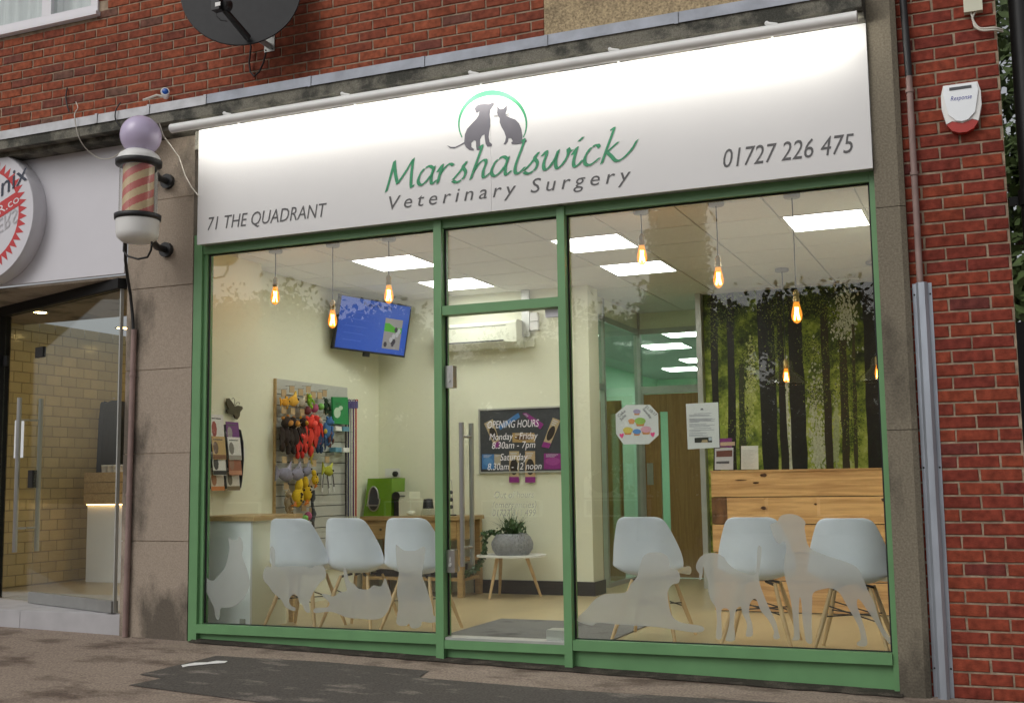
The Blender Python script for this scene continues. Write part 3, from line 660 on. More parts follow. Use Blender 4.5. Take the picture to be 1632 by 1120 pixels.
for o in (.095, -.095):
    put('pull_handle', MB().tube([gp(1.53, .62, o), gp(1.53, 1.93, o)], .021, 12), m_chrome, gb)
    for z in (.82, 1.74): put('standoff', MB().tube([gp(1.53, z, .006 if o > 0 else -.006), gp(1.53, z, o)], .009, 8), m_chrome, gb)
gslab('lock_case', 1.41, 1.49, 1.16, 1.31, -.02, .02, m_black, gb)
gslab('notice', 1.62, 1.80, 1.42, 1.75, .0055, .0065, m_whitegloss, gb)
# recess soffit, step, floor, tiled wall, counter
soff = MB(); soff.box(-9, FX1, -.018, 1.6, 2.781, 2.80); struct('barber_ceiling', soff, m_conc)
st = thing('entrance_step', (-3.6, .2, .1), 'grey tiled entrance step of the barber shop', 'step')
for i in range(6):
    x1 = FX1-.001-i*1.0; bx('riser_tile', x1-.995, x1, -.01, .01, -.1, .195, m_step, st); bx('tread_tile', x1-.995, x1, .0105, 1.2, .1, .2, m_step, st)
struct('barber_floor', MB().box(-9, FX1+.02, 1.201, 4.2, .1, .199), M('barber floor vinyl', (.36, .30, .2), .3, .1))
TW = -5.42
tw = struct('tiled_wall', MB().box(TW-.2, TW-.006, .35, 4.2, .19, 2.78), m_grout)
tm = MB(); g = .0035; tm.add([(0, -.1+g, -.05+g), (0, .1-g, -.05+g), (0, .1-g, .05-g), (0, -.1+g, .05-g), (-.006, -.1+.0015, -.05+.0015), (-.006, .1-.0015, -.05+.0015), (-.006, .1-.0015, .05-.0015), (-.006, -.1+.0015, .05-.0015)], [(0, 1, 2, 3)]+[(i, (i+1) % 4, 4+(i+1) % 4, 4+i) for i in range(4)])
tme = tm.mesh('tile', m_tile); cells = []
for r in range(25):
    for i in range(20):
        y = .55+.105*1+.21*i+(.105 if r % 2 else 0); z = .26+.105*r
        u, v = pix((TW, y, z)); 
        if y < 4.0: cells.append((-10 < u < 205 and 430 < v < 960, y, z))
vis = [c for c in cells if c[0]][:296]; rest = [c for c in cells if c not in vis]
for _, y, z in vis: inst('tile', tme, tw, (TW, y, z), (1, 1.03, 1.03))
mb = MB()
for _, y, z in rest: mb.box(TW-.006, TW, y-.1, y+.1, z-.05, z+.05)
put('wall_tiling', mb, m_tile, tw, kind='stuff')
struct('barber_back_wall', MB().box(-9, FX1, 4.2, 4.3, .1, 2.78), M('barber back wall', (.5, .42, .28), .8, .05))
struct('party_wall', MB().box(FX1+.02, -2.56, .31, 4.3, .1, 2.8), m_wall)
bc = thing('barber_counter', (-4.2, 2.0, .2), 'barber counter of wooden boards over a lit white panel', 'counter')
CYB = 2.2; xa, xb = at(133, 800, 1, CYB).x, -3.2
zz = [at(150, y, 1, CYB).z for y in (752, 768.5, 786, 803)]
for i in range(3): bx('board', xa, xb, CYB, CYB+.5, zz[i+1]+.004, zz[i]-.004, m_oak, bc)
xw = at(138, 860, 1, CYB+.06).x; bx('front_panel', xw, xb, CYB+.06, CYB+.4, .2, zz[3]-.02, m_whitegloss, bc)
bx('light_strip', xw, xb, CYB+.045, CYB+.058, zz[3]-.012, zz[3]-.001, m_ledwarm, bc)
for i in range(7):
    p = (xa+.16+.075*(i % 4)+.03*(i//4), CYB+.12+.06*(i//4), zz[0]-.004)
    put('tub', MB().lathe(p, [(.03, 0), (.034, .06), (.036, .06), (.036, .075), (.0, .078)], 12), m_whitegloss, None, label='small white lidded tub in the row on the barber counter', cat='tub', group='white tubs on the barber counter')
cr = thing('coat_rail', (-4.4, 2.9, 1.9), 'bent brass coat rail on the tiled wall', 'rail')
h0 = at(148, 640, 1, 2.9); put('rail', MB().tube([(TW, 2.9, h0.z+.02), (h0.x-.1, 2.9, h0.z+.03), (h0.x+.16, 2.9, h0.z+.03), (h0.x+.2, 2.9, h0.z-.02), (h0.x+.2, 2.9, h0.z-.1)], .016, 8), m_chrome, cr)
for j, (px, w, lab) in enumerate(((158, .26, 'black barber gown hanging from the rail beside the tiles'), (182, .30, 'black coat hanging nearest the pilaster in the barber shop'))):
    p = at(px, 700, 1, 2.75); mb = MB(); prof = []
    for (z, hw, dd) in ((.42, .03, .03), (.38, w*.55, .06), (.2, w*.62, .08), (-.1, w*.66, .09), (-.45, w*.7, .1)):
        prof.append([(p.x+hw*math.cos(t)*(1+.24*math.sin(5*t+j)), 2.75+dd*math.sin(t), p.z+z) for t in [2*math.pi*k/20 for k in range(20)]])
    vs = sum(prof, []); mb.add(vs, [(i*20+k, i*20+(k+1) % 20, (i+1)*20+(k+1) % 20, (i+1)*20+k) for i in range(4) for k in range(20)], None, True)
    put('hanging_coat', mb, m_black, None, label=lab, cat='coat')
for i, (x, y) in enumerate(((-4.6, 1.0), (-4.7, 2.2), (-3.6, 1.9), (-4.6, 3.4))):
    t = thing('downlight', (x, y, 2.78), ['warm recessed downlight near the barber shop door', 'warm downlight above the tiled wall middle', 'warm downlight above the barber counter', 'warm downlight at the back of the barber shop'][i], 'light')
    put('trim', MB().lathe((x, y, 2.770), [(.075, .008), (.075, 0), (.058, 0), (.058, .006)], 20), m_alu, t); put('lamp', MB().lathe((x, y, 2.772), [(.055, 0), (.0, .001)], 16), m_warm, t)

# ================================================================== barber pole
bpz = lambda py: at(222, py, 1, -.45).z
po = thing('barber_pole', (-2.3, -.45, 3.0), 'red and cream striped barber pole with mauve globe on top', 'barber pole')
px_, py_ = at(220.5, 300, 1, -.45).x, -.45
zc1, zc0, zt1, zt0, zb0 = bpz(240), bpz(259), bpz(260), bpz(343), bpz(383)
gl = at(223, 217, 1, -.45); put('globe', MB().ball((px_+.012, py_, gl.z), .150, 28, 18), m_mauve, po)
put('cap', MB().lathe((px_, py_, zc0), [(.155, -.02), (.155, .03), (.14, .055), (.10, .085), (.06, .10), (.055, .135), (.0, .137)], 28), m_white, po)
put('ring', MB().lathe((px_, py_, zc0-.03), [(.14, 0), (.166, .005), (.168, .04), (.14, .045)], 28), m_black, po)
put('ring', MB().lathe((px_, py_, zt0-.04), [(.14, 0), (.166, .005), (.168, .04), (.14, .045)], 28), m_black, po)
mb = MB(); NA, NZ = 110, 96; H = zt1-zt0
for i in range(NA):
    for k in range(NZ):
        t0, t1, z0, z1 = 2*math.pi*i/NA, 2*math.pi*(i+1)/NA, zt0+H*k/NZ, zt0+H*(k+1)/NZ
        ph = (k/NZ*3.4-(i/NA)*3.0) % 1
        mb.add([(px_+.112*math.cos(t0), py_+.112*math.sin(t0), z0), (px_+.112*math.cos(t1), py_+.112*math.sin(t1), z0), (px_+.112*math.cos(t1), py_+.112*math.sin(t1), z1), (px_+.112*math.cos(t0), py_+.112*math.sin(t0), z1)], [(0, 1, 2, 3)], (.55, .10, .08) if ph < .5 else (.62, .46, .25))
put('striped_cylinder', mb, printmat('stripe', .4), po)
put('glass_tube', MB().tube([(px_, py_, zt0), (px_, py_, zt1)], .136, 28, cap=False), m_dome, po)
put('cup', MB().lathe((px_, py_, zb0), [(.0, -.012), (.11, -.01), (.145, .02), (.152, .05), (.156, zt0-zb0-.04)], 28), m_white, po)
bx('back_plate', px_-.02, px_+.04, py_+.138, py_+.165, zt0-.02, zt1+.02, m_white, po)
for z in (zc0-.03, zb0+.02):
    mb = MB(); mb.tube([(px_+.03, py_+.12, z), (px_-.06, -.16, z-.01), (px_-.07, -.031, z-.01)], .026, 8); mb.tube([(px_-.07, -.065, z-.01), (px_-.07, -.031, z-.01)], .058, 12); put('wall_bracket', mb, m_black, po)
pts = [at(x, y, 1, -.42) for x, y in ((198, 382), (197, 400), (203, 408), (220, 413), (235, 410), (241, 398), (242, 385))]; put('loop_wire', MB().tube(pts, .008, 6), m_black, po)

# ================================================================== things on the upper wall
dsh = thing('satellite_dish', at(430, 70, 1, 0), 'dark grey satellite dish on the upper brick wall', 'satellite dish')
dc = at(384, -14, 1, -.38); dn = Vector((.40, -.88, .12)).normalized(); da = dn.orthogonal()
prof = [(.43*i/10, .10*(i/10)**2) for i in range(11)]
mb = MB(); mb.lathe(dc-dn*.10, [(max(r, .0005), h) for r, h in prof], 48, dn); put('reflector', mb, m_dish, dsh)
put('rim', MB().lathe(dc, [(.428, -.006), (.437, -.004), (.437, .006), (.428, .004)], 48, dn), m_black, dsh)
ar0, ar1 = at(395, 60, 1, -.42), at(356, 14, 1, -.72); put('feed_arm', MB().tube([ar0, ar1], [.026, .022], 8), m_black, dsh)
ln = put('lnb', MB().obox(at(347, 9, 1, -.74), (.034, 0, 0), (0, .03, 0), (0, 0, .04)), m_black, dsh); put('lnb_horn', MB().lathe(at(356, 8, 1, -.74), [(.03, 0), (.04, .05), (.0, .051)], 14, (.3, .9, .1)), m_black, ln)
put('lnb_label', MB().obox(at(347, 7, 1, -.772), (.022, 0, 0), (0, .001, 0), (0, 0, .014)), m_white, ln)
put('lnb_wire', MB().tube([at(x, y, 1, -.70) for x, y in ((344, 16), (345, 26), (352, 33), (362, 34))], .005, 5), m_black, ln)
wp = at(430, 70, 1, 0); bx('wall_plate', wp.x-.045, wp.x+.045, -.008, .006, wp.z-.065, wp.z+.065, m_alu, dsh)
put('mast_arm', MB().tube([(wp.x, -.005, wp.z-.02), (wp.x-.02, -.2, wp.z), dc-dn*.12+Vector((0, 0, -.22))], .022, 10), m_alu, dsh)
for i in (-1, 1):
    for k in (-1, 1): put('bolt', MB().ball((wp.x+.03*i, -.009, wp.z+.05*k), .007, 6, 4), m_dgrey, dsh)
pts = [at(x, y, 1, -.03) for x, y in ((398, 63), (400, 75), (397, 100), (399, 115), (405, 122), (413, 115), (420, 100), (424, 84))]; put('cable', MB().tube(pts, .007, 5), m_black, dsh)
wn = thing('upstairs_window', (-3.7, .03, 5.0), 'white plastic upstairs window with net curtain', 'window')
WB = WZ0
def wb(n, px0, px1, y0, y1, z0, z1, mt): 
    return bx(n, px0, px1, y0, y1, z0, z1, mt, wn)
x1 = WX1; xm = at(75, 36, 1, .0).x; 
wb('sill', x1-2.4, x1+.02, -.05, .05, WB-.035, WB-.003, m_upvc)
wb('frame', x1-2.4, x1, -.012, .06, WB, WB+.065, m_upvc); wb('frame', x1-.07, x1, -.012, .06, WB+.066, WB+1.2, m_upvc); wb('frame', xm-.05, xm+.05, -.012, .06, WB+.066, WB+1.2, m_upvc)
wb('window_pane', xm+.051, x1-.071, .02, .026, WB+.066, WB+1.2, m_glass); wb('window_pane', x1-2.4, xm-.051, .02, .026, WB+.066, WB+1.2, m_glass)
mb = MB(); n = 60; vs = []
for i in range(n+1): x = x1-2.4+2.36*i/n; vs += [(x, .13+.025*math.sin(i*1.9)+.01*math.sin(i*.7), WB), (x, .13+.025*math.sin(i*1.9)+.01*math.sin(i*.7), WB+1.2)]
mb.add(vs, [(2*i, 2*i+2, 2*i+3, 2*i+1) for i in range(n)], None, True); put('net_curtain', mb, m_curtain, wn); bx('room_back', x1-2.5, x1+.1, .55, .6, WB-.1, WB+1.3, m_ceilgrid, wn); bx('room_floor', x1-2.5, x1+.1, .251, .549, WB-.1, WB-.05, m_ceilgrid, wn)
sc_ = thing('security_camera', at(262, 150, 1, -.06), 'small white camera with blue lens on the ledge', 'camera')
c = at(263, 146, 1, -.1); put('body', MB().tube([c+Vector((-.05, .07, -.01)), c], [.026, .034], 14), m_white, sc_); put('lens', MB().lathe(c, [(.026, 0), (.022, .006), (.0, .007)], 14, (.4, -.9, -.05)), M('blue lens', (.02, .10, .42), .2, .05), sc_)
put('lead', MB().tube([c+Vector((-.05, .06, -.02)), at(250, 152, 1, -.08), at(228, 160, 1, -.12)], .009, 6), m_cable, sc_)
def wire(pp, r, mt, lab): put('cable', MB().tube(crom3(pp), r, 6), mt, None, label=lab, cat='cable')
def crom3(pp):
    pp = [Vector(p) for p in pp]; P = [2*pp[0]-pp[1]]+pp+[2*pp[-1]-pp[-2]]; out = []
    for i in range(1, len(P)-2):
        for k in range(5):
            t = k/5; a, b, c, d = P[i-1:i+3]; out.append(.5*((2*b)+(c-a)*t+(2*a-5*b+4*c-d)*t*t+(3*b-a-3*c+d)*t**3))
    return out+[P[-2]]
wire([at(121, 163, 1, -.02), at(124, 172, 1, -.15), at(119, 182, 1, -.31), at(121, 200, 1, -.31), at(127, 222, 1, -.28), at(140, 240, 1, -.2), at(160, 253, 1, -.15), at(180, 251, 1, -.15), at(198, 238, 1, -.2)], .004, m_cable, 'thin white cable looping from the ledge to the barber pole')
wire([at(107, 140, 1, -.012), at(105, 155, 1, -.015), at(107, 168, 1, -.02), at(110, 178, 1, -.06)], .006, m_black, 'black cable coming out of the brick wall above the ledge')
wire([at(192, 164, 1, -.28), at(185, 175, 1, -.31), at(184, 190, 1, -.31), at(192, 203, 1, -.30)], .005, m_black, 'thin black wire looped over the ledge near the globe')
# alarm box and junction box
al = thing('alarm_box', (3.43, -.03, 3.1), 'white burglar alarm box with red base on the brick pier', 'alarm box')
def ap(dx, dz): return (acx+dx, 0, acz+dz)
aT = at(1532, 133, 1, -.06); aB = at(1529, 211, 1, -.06); acx = (at(1500, 170, 1, -.06).x+at(1565, 170, 1, -.06).x)/2; Hh = aT.z-aB.z; Wd = .108; z0 = aB.z
out = [(-.86, 1.0), (.86, 1.0), (1.0, .78), (1.0, .5), (.8, .2)]; low = [(.8, .2), (.55, .06), (.2, .0), (-.2, .0), (-.55, .06), (-.8, .2)]
shp = lambda L, y: [(acx+Wd*a, y, z0+Hh*b) for a, b in L]
body = [(-.86, 1.0), (.86, 1.0), (1.0, .8), (1.0, .52), (.8, .2), (.5, .25), (0, .19), (-.5, .25), (-.8, .2), (-1, .52), (-1, .8)]
put('cover', MB().prism(shp(body, -.055), (0, .055, 0)), m_white, al); put('face_plate', MB().prism(shp([(-.80, .97), (.80, .97), (.88, .82), (.66, .38), (.3, .24), (0, .215), (-.3, .24), (-.66, .38), (-.88, .82)], -.066), (0, .0105, 0)), m_whitegloss, al)
put('strobe_base', MB().prism(shp([(.8, .197), (.5, .247), (0, .187), (-.5, .247), (-.8, .197), (-.55, .06), (-.2, 0), (.2, 0), (.55, .06)], -.052), (0, .05, 0)), m_red, al)
bx('solar_strip', acx-.06, acx+.06, -.068, -.0665, z0+Hh*.87, z0+Hh*.93, m_dgrey, al)
put('lettering', text('Response', (acx-.056, -.0672, z0+Hh*.655), XR, ZU, .115, .026, shear=.25, mb=MB(), col=(.02, .03, .30)), m_print, al)
jb = thing('junction_box', (3.53, -.02, 3.85), 'cream junction box with looping cables on the brick pier', 'junction box')
p0 = at(1551, 19, 1, -.04); bx('box', p0.x-.05, p0.x+.052, -.05, -.002, p0.z, p0.z+.15, M('cream plastic', (.62, .62, .48), .4, .03), jb)
for o in (0, .012): put('cable', MB().tube(crom3([(p0.x-.012+o*2, -.03, p0.z), at(1550, 30, 1, -.03), at(1554, 43, 1, -.03)+Vector((o, 0, 0)), at(1566, 49, 1, -.03)+Vector((0, 0, o)), at(1585, 48, 1, -.03)+Vector((0, 0, o)), at(1598, 46, 1, -.02)+Vector((0, .05, o))]), .006, 6), m_cable, jb)
# ================================================================== surgery interior: shell
FZ, CZL = .08, 3.025
struct('shop_floor', MB().box(-2.5, 3.1, .083, 5.5, -.05, FZ), m_floor)
struct('back_floor', MB().box(-3.2, 3.2, 5.5005, 14.2, -.05, FZ-.002), M('back room floor', (.42, .46, .46), .3, .05))

lw_ = struct('left_wall', MB().box(-2.55, -2.37, .09, 3.5, -.02, 3.3), m_wall)
struct('left_pier', MB().box(-2.369, -2.19, .09, 1.06, -.02, 3.3), m_wall)
struct('back_wall', MB().box(-2.55, -.19, 3.38, 3.5, -.02, 3.3), m_wall)
struct('wall_end', MB().box(-.189, -.06, 3.36, 3.66, -.02, 3.3), m_wall)
struct('right_wall', MB().box(2.95, 3.06, .3, 4.6, -.02, 3.3), m_wall)
struct('mural_wall', MB().box(.80, 3.06, 4.46, 4.6, -.02, 3.3), m_wall)
struct('wall_post', MB().box(.745, .799, 4.36, 4.62, FZ, CZL), m_alu)
sk = struct('skirting', MB().box(-1.3, -.19, 3.362, 3.379, FZ, FZ+.13), m_skirt)
put('skirting_return', MB().box(-.195, -.052, 3.345, 3.359, FZ, FZ+.13).box(-.052, -.04, 3.345, 3.665, FZ, FZ+.13), m_skirt, sk)
struct('mint_room_wall', MB().box(-2.55, -2.45, 3.501, 14.2, -.02, 3.3).box(-2.55, 3.2, 14.2, 14.3, -.02, 3.3).box(1.6, 1.7, 5.6, 14.2, -.02, 3.3).box(-2.45, -.35, 3.501, 3.52, -.02, 3.02), m_mint)
# ceiling of separate tiles
cl = struct('ceiling', MB().box(-2.6, 3.1, .09, 14.3, CZL+.012, CZL+.1), m_ceilgrid)
GX, GY = -1.456, 1.237
lights = {(0, 0): 'first', (0, 2): '', (3, 0): '', (3, 2): '', (6, 0): ''}
tmesh = MB().box(-.293, .293, -.293, .293, 0, .011).mesh('ceiling_tile', m_ceil)
for i in range(-2, 8):
    for j in range(-2, 8):
        if (i, j) in lights: continue
        x0, y0 = GX+.6*i, GY+.6*j; x1, y1 = x0+.6, y0+.6
        a, b, c, d = max(x0, -2.36), min(x1, 2.95), max(y0, .1), min(y1, 5.48)
        if b-a > .05 and d-c > .05 and not ((c > 4.4) and a > .7): inst('ceiling_tile', tmesh, cl, ((a+b)/2, (c+d)/2, CZL), ((b-a)/.6, (d-c)/.6, 1))
labs = ['lit square ceiling panel above the television', 'lit ceiling panel seen behind the left door mullion', 'lit ceiling panel just right of the door, nearer the window', 'lit ceiling panel in front of the glass partition', 'lit ceiling panel at the far right by the window']
for k, (i, j) in enumerate(lights):
    x, y = GX+.6*i+.3, GY+.6*j+.3; t = thing('ceiling_light', (x, y, CZL), labs[k], 'light', 'square ceiling light panels')
    mb = MB()
    for s in (-1, 1): mb.box(x+s*.285-.013, x+s*.285+.013, y-.298, y+.298, CZL-.004, CZL+.011); mb.box(x-.272, x+.272, y+s*.285-.013, y+s*.285+.013, CZL-.004, CZL+.011)
    put('frame', mb, m_white, t); put('diffuser', MB().box(x-.272, x+.272, y-.272, y+.272, CZL-.001, CZL+.008), m_panel, t)
bl = [(-.15, 7.55), (-.78, 8.85), (-.80, 10.98), (-1.45, 12.3), (-1.5, 6.9), (-1.3, 4.6)]
bll = ['nearest lit panel beyond the glass screen', 'second lit panel beyond the glass screen', 'third lit panel down the back room', 'farthest lit panel down the back room', 'lit panel above the mint room seen through the side glass', 'lit panel in the side room behind the green glass']
for (x, y), s in zip(bl, bll):
    t = thing('ceiling_light', (x, y, CZL), s, 'light', 'back room light panels'); put('diffuser', MB().box(x-.29, x+.29, y-.29, y+.29, CZL+.0, CZL+.01), m_panelb, t)
    mb = MB()
    for q in (-1, 1): mb.box(x+q*.30-.008, x+q*.30+.008, y-.3, y+.3, CZL-.004, CZL+.01)
    put('frame', mb, m_white, t)
# ------------------------------------------------------------------ glass partition
gpn = thing('glass_partition', (0, 5, FZ), 'aluminium framed green glass partition behind the waiting room', 'partition')
PX = -.2
def pb(n, *a, mat=m_alu): return bx(n, *a, mat, gpn)
pb('post', PX-.03, PX+.02, 4.18, 4.23, FZ, CZL-.001); pb('post', PX-.035, PX+.035, 5.42, 5.50, FZ, CZL-.001)
pb('rail', PX-.03, PX+.02, 3.661, 5.419, 2.78, 2.84); pb('rail', PX-.03, PX+.02, 3.661, 4.179, 2.07, 2.13); pb('rail', PX-.025, PX+.015, 4.231, 5.419, FZ, FZ+.04)
pb('header_panel', PX-.02, PX+.01, 3.661, 5.419, 2.841, CZL-.002, mat=m_wall); pb('header_panel', PX+.036, .80, 5.44, 5.48, 2.841, CZL-.002, mat=m_wall)
pb('rail', PX+.036, .80, 5.43, 5.49, 2.78, 2.84); pb('rail', PX+.036, .80, 5.43, 5.49, 2.11, 2.19)
pb('pane', PX-.008, PX-.002, 3.662, 4.178, 2.131, 2.779, mat=m_glassg); pb('pane', PX-.008, PX-.002, 4.232, 5.418, FZ+.041, 2.779, mat=m_glassg)
pb('pane', PX+.037, .799, 5.457, 5.463, 2.191, 2.779, mat=m_glassg)
bd = thing('corridor_door', (.2, 5.46, FZ), 'brown veneered door with a narrow glazed slit behind the first chair', 'door')
SL0, SL1, SZa = at(1053, 700, 1, 5.46).x, at(1066, 700, 1, 5.46).x, at(1058, 656, 1, 5.46).z
bx('leaf', PX+.06, SL0, 5.44, 5.48, FZ+.01, 2.10, m_door, bd); bx('leaf', SL1, .795, 5.44, 5.48, FZ+.01, 2.10, m_door, bd); bx('leaf', SL0+.0005, SL1-.0005, 5.441, 5.479, SZa, 2.10, m_door, bd); bx('leaf', SL0+.0005, SL1-.0005, 5.441, 5.479, FZ+.01, .3, m_door, bd)
bx('vision_pane', SL0+.001, SL1-.001, 5.457, 5.462, .301, SZa-.001, m_glassg, bd)
bx('frame', PX+.0355, PX+.059, 5.43, 5.49, FZ, 2.109, m_alu, bd)
hz_ = at(1036, 755, 1, 5.43); bx('push_plate', hz_.x-.035, hz_.x+.035, 5.432, 5.4395, hz_.z-.12, hz_.z+.12, m_chrome, bd)
sd = thing('side_room_door', (-.9, 4.9, FZ), 'brown wooden door standing beyond the partition doorway', 'door')
c0, c1 = at(939, 780, 1, 4.9), at(958, 780, 1, 4.9); bx('leaf', c0.x, c1.x+.25, 4.88, 4.92, FZ+.01, at(945, 640, 1, 4.9).z, m_door, sd)
hz_ = at(951, 765, 1, 4.87); bx('push_plate', hz_.x-.035, hz_.x+.035, 4.868, 4.8795, hz_.z-.14, hz_.z+.14, m_chrome, sd)
# ------------------------------------------------------------------ pendants
def pendant_proto():
    t = thing('pendant_lamp', (0, 0, 0), 'x', 'pendant lamp'); return t
specs = [(437, 397, 455, 436), (528, 387, 492, 525), (619, 378, 452, 618), (1023, 336, 388, 1024), (1141, 322, 423, 1144), (1262, 309, 478, 1269)]
plabs = ['pendant bulb nearest the left window edge', 'low pendant bulb beside the television', 'pendant bulb in front of the television', 'pendant bulb right of the door, shortest flex', 'pendant bulb above the hung notice', 'pendant bulb hanging low before the forest mural']
filpts = [(.018*math.cos(a*1.57)*(1 if k % 2 else .55), .018*math.sin(a*1.57)*(1 if k % 2 else .55), -.04-.08*(k % 2)) for k, a in enumerate([i*.8 for i in range(11)])]
for (px, py, by, bxp), lab in zip(specs, plabs):
    c = at(px, py, 2, CZL); x, y = c.x, .59; zb = at(bxp, by, 1, y).z-.01
    t = thing('pendant_lamp', (x, y, CZL), lab, 'pendant lamp', 'filament bulb pendants in the window')
    put('ceiling_rose', MB().lathe((x, y, CZL-.03), [(.0, 0), (.05, .0), (.055, .006), (.055, .028)], 20), m_rose, t)
    put('flex', MB().tube([(x, y, CZL-.03), (x+.002, y, (CZL+zb)/2), (x, y, zb+.075)], .0035, 6), m_black, t)
    put('bulb_holder', MB().lathe((x, y, zb), [(.021, -.005), (.022, .02), (.019, .022), (.019, .04), (.022, .043), (.02, .06), (.008, .078)], 14), M('brass', (.42, .32, .14), .35, .15, 30, metal=.8) if lab == plabs[0] else bpy.data.materials['brass'], t)
    b = put('bulb', MB().lathe((x, y, zb), [(.016, 0), (.021, -.02), (.031, -.06), (.036, -.09), (.033, -.115), (.019, -.137), (.002, -.146)], 16), m_bulb, t)
    put('filament', MB().tube([(x+a, y+b_, zb+c_) for a, b_, c_ in filpts], 0.0042, 5), m_fil, b)
for (px, py, cyp), lab in zip(((1246, 428, 603), (1391, 416, 598)), ('clear glass dome pendant before the forest mural', 'clear glass dome pendant close to the right pilaster')):
    c = at(px, py, 2, CZL); x, y = c.x, 3.35; zb = at(px+8, cyp, 1, y).z+.07
    t = thing('dome_pendant', (x, y, CZL), lab, 'pendant lamp', 'glass dome pendants over the desk')
    put('ceiling_rose', MB().lathe((x, y, CZL-.03), [(.0, 0), (.055, .0), (.06, .006), (.06, .028)], 20), m_rose, t)
    put('flex', MB().tube([(x, y, CZL-.03), (x, y, zb+.1)], .004, 6), m_black, t); put('bulb_holder', MB().lathe((x, y, zb+.02), [(.024, 0), (.024, .06), (.01, .085)], 14), bpy.data.materials['brass'], t)
    put('dome', MB().lathe((x, y, zb-.12), [(.178, 0), (.176, .012), (.15, .05), (.10, .09), (.065, .12), (.055, .20), (.03, .215)], 28), m_dome, t)
    put('dome_rim', MB().tube([(x+.178*math.cos(R(a)), y+.178*math.sin(R(a)), zb-.12) for a in range(0, 361, 15)], .003, 6), m_dome, t)
    b = put('bulb', MB().lathe((x, y, zb+.02), [(.015, 0), (.028, -.05), (.032, -.08), (.018, -.12), (.002, -.128)], 14), m_bulb, t)
    put('filament', MB().tube([(x+a, y+b_, zb+.015+c_*.85) for a, b_, c_ in filpts], .004, 5), m_fil, b)
# ------------------------------------------------------------------ window film animals
YD = .0285
def film(pts, ox, oy, s, lab, name):
    q = [at(ox+a/s, oy+b/s, 1, YD) for a, b in pts]
    P2 = [Vector((v.x, v.z)) for v in q]; P2 = crom_closed(P2)
    return put(name, MB().poly([(v.x, YD, v.y) for v in P2]), m_frost, None, label=lab, cat='window film', group='frosted animal silhouettes along the windows')
def crom_closed(P, n=3):
    out = []; L = len(P)
    for i in range(L):
        a, b, c, d = P[i-1], P[i], P[(i+1) % L], P[(i+2) % L]
        for k in range(n):
            t = k/n; out.append(.5*((2*b)+(c-a)*t+(2*a-5*b+4*c-d)*t*t+(3*b-a-3*c+d)*t**3))
    return out
film([(200, 556), (205, 550), (222, 562), (240, 560), (255, 545), (268, 562), (272, 600), (268, 640), (290, 700), (305, 760), (300, 800), (275, 850), (240, 880), (205, 895), (160, 900), (155, 945), (145, 955), (135, 940), (125, 890), (95, 830), (80, 790), (75, 740), (85, 735), (100, 755), (125, 762), (150, 735), (180, 700), (198, 640), (205, 600)], 300, 680, 3.112, 'frosted sitting cat silhouette over the white counter panel', 'cat_film')
film([(405, 605), (412, 593), (422, 595), (430, 620), (432, 660), (434, 692), (480, 690), (530, 690), (590, 692), (610, 700), (625, 690), (650, 685), (670, 690), (682, 715), (680, 745), (655, 770), (640, 790), (615, 830), (600, 870), (605, 915), (590, 920), (575, 905), (565, 880), (550, 870), (540, 835), (515, 832), (500, 860), (510, 885), (530, 895), (530, 910), (510, 908), (480, 890), (470, 870), (455, 850), (420, 820), (400, 790), (375, 760), (370, 730), (380, 700), (395, 690), (410, 694), (412, 660)], 300, 680, 3.112, 'frosted walking cat silhouette with raised tail', 'cat_film')
film([(770, 705), (780, 703), (790, 730), (800, 765), (825, 780), (845, 800), (890, 805), (920, 785), (955, 790), (975, 750), (985, 770), (1000, 810), (1008, 850), (1000, 890), (985, 920), (960, 945), (920, 955), (850, 950), (790, 945), (740, 925), (700, 915), (630, 922), (622, 905), (640, 895), (690, 893), (700, 870), (668, 840), (665, 828), (690, 830), (720, 840), (750, 820), (785, 812), (780, 780), (772, 740)], 300, 680, 3.112, 'frosted crouching cat silhouette below the second chair', 'cat_film')
film([(1030, 590), (1035, 585), (1065, 610), (1090, 614), (1130, 612), (1160, 595), (1175, 600), (1172, 650), (1165, 700), (1160, 740), (1180, 790), (1195, 840), (1210, 890), (1215, 930), (1232, 945), (1230, 965), (1195, 970), (1160, 965), (1155, 985), (1130, 998), (1105, 995), (1095, 975), (1080, 985), (1050, 985), (1032, 970), (1035, 940), (1042, 880), (1035, 820), (1040, 760), (1045, 720), (1035, 680), (1030, 630)], 300, 680, 3.112, 'frosted upright cat silhouette beside the door mullion', 'cat_film')
film([(290, 605), (320, 593), (360, 598), (380, 620), (385, 650), (410, 660), (420, 680), (415, 705), (390, 712), (375, 740), (380, 790), (395, 830), (430, 850), (500, 862), (505, 880), (470, 885), (400, 875), (330, 865), (250, 860), (180, 855), (120, 850), (100, 860), (60, 850), (45, 835), (80, 800), (110, 765), (150, 745), (220, 740), (240, 710), (265, 680), (275, 640)], 900, 620, 2.286, 'frosted lying dog silhouette just right of the door', 'dog_film')
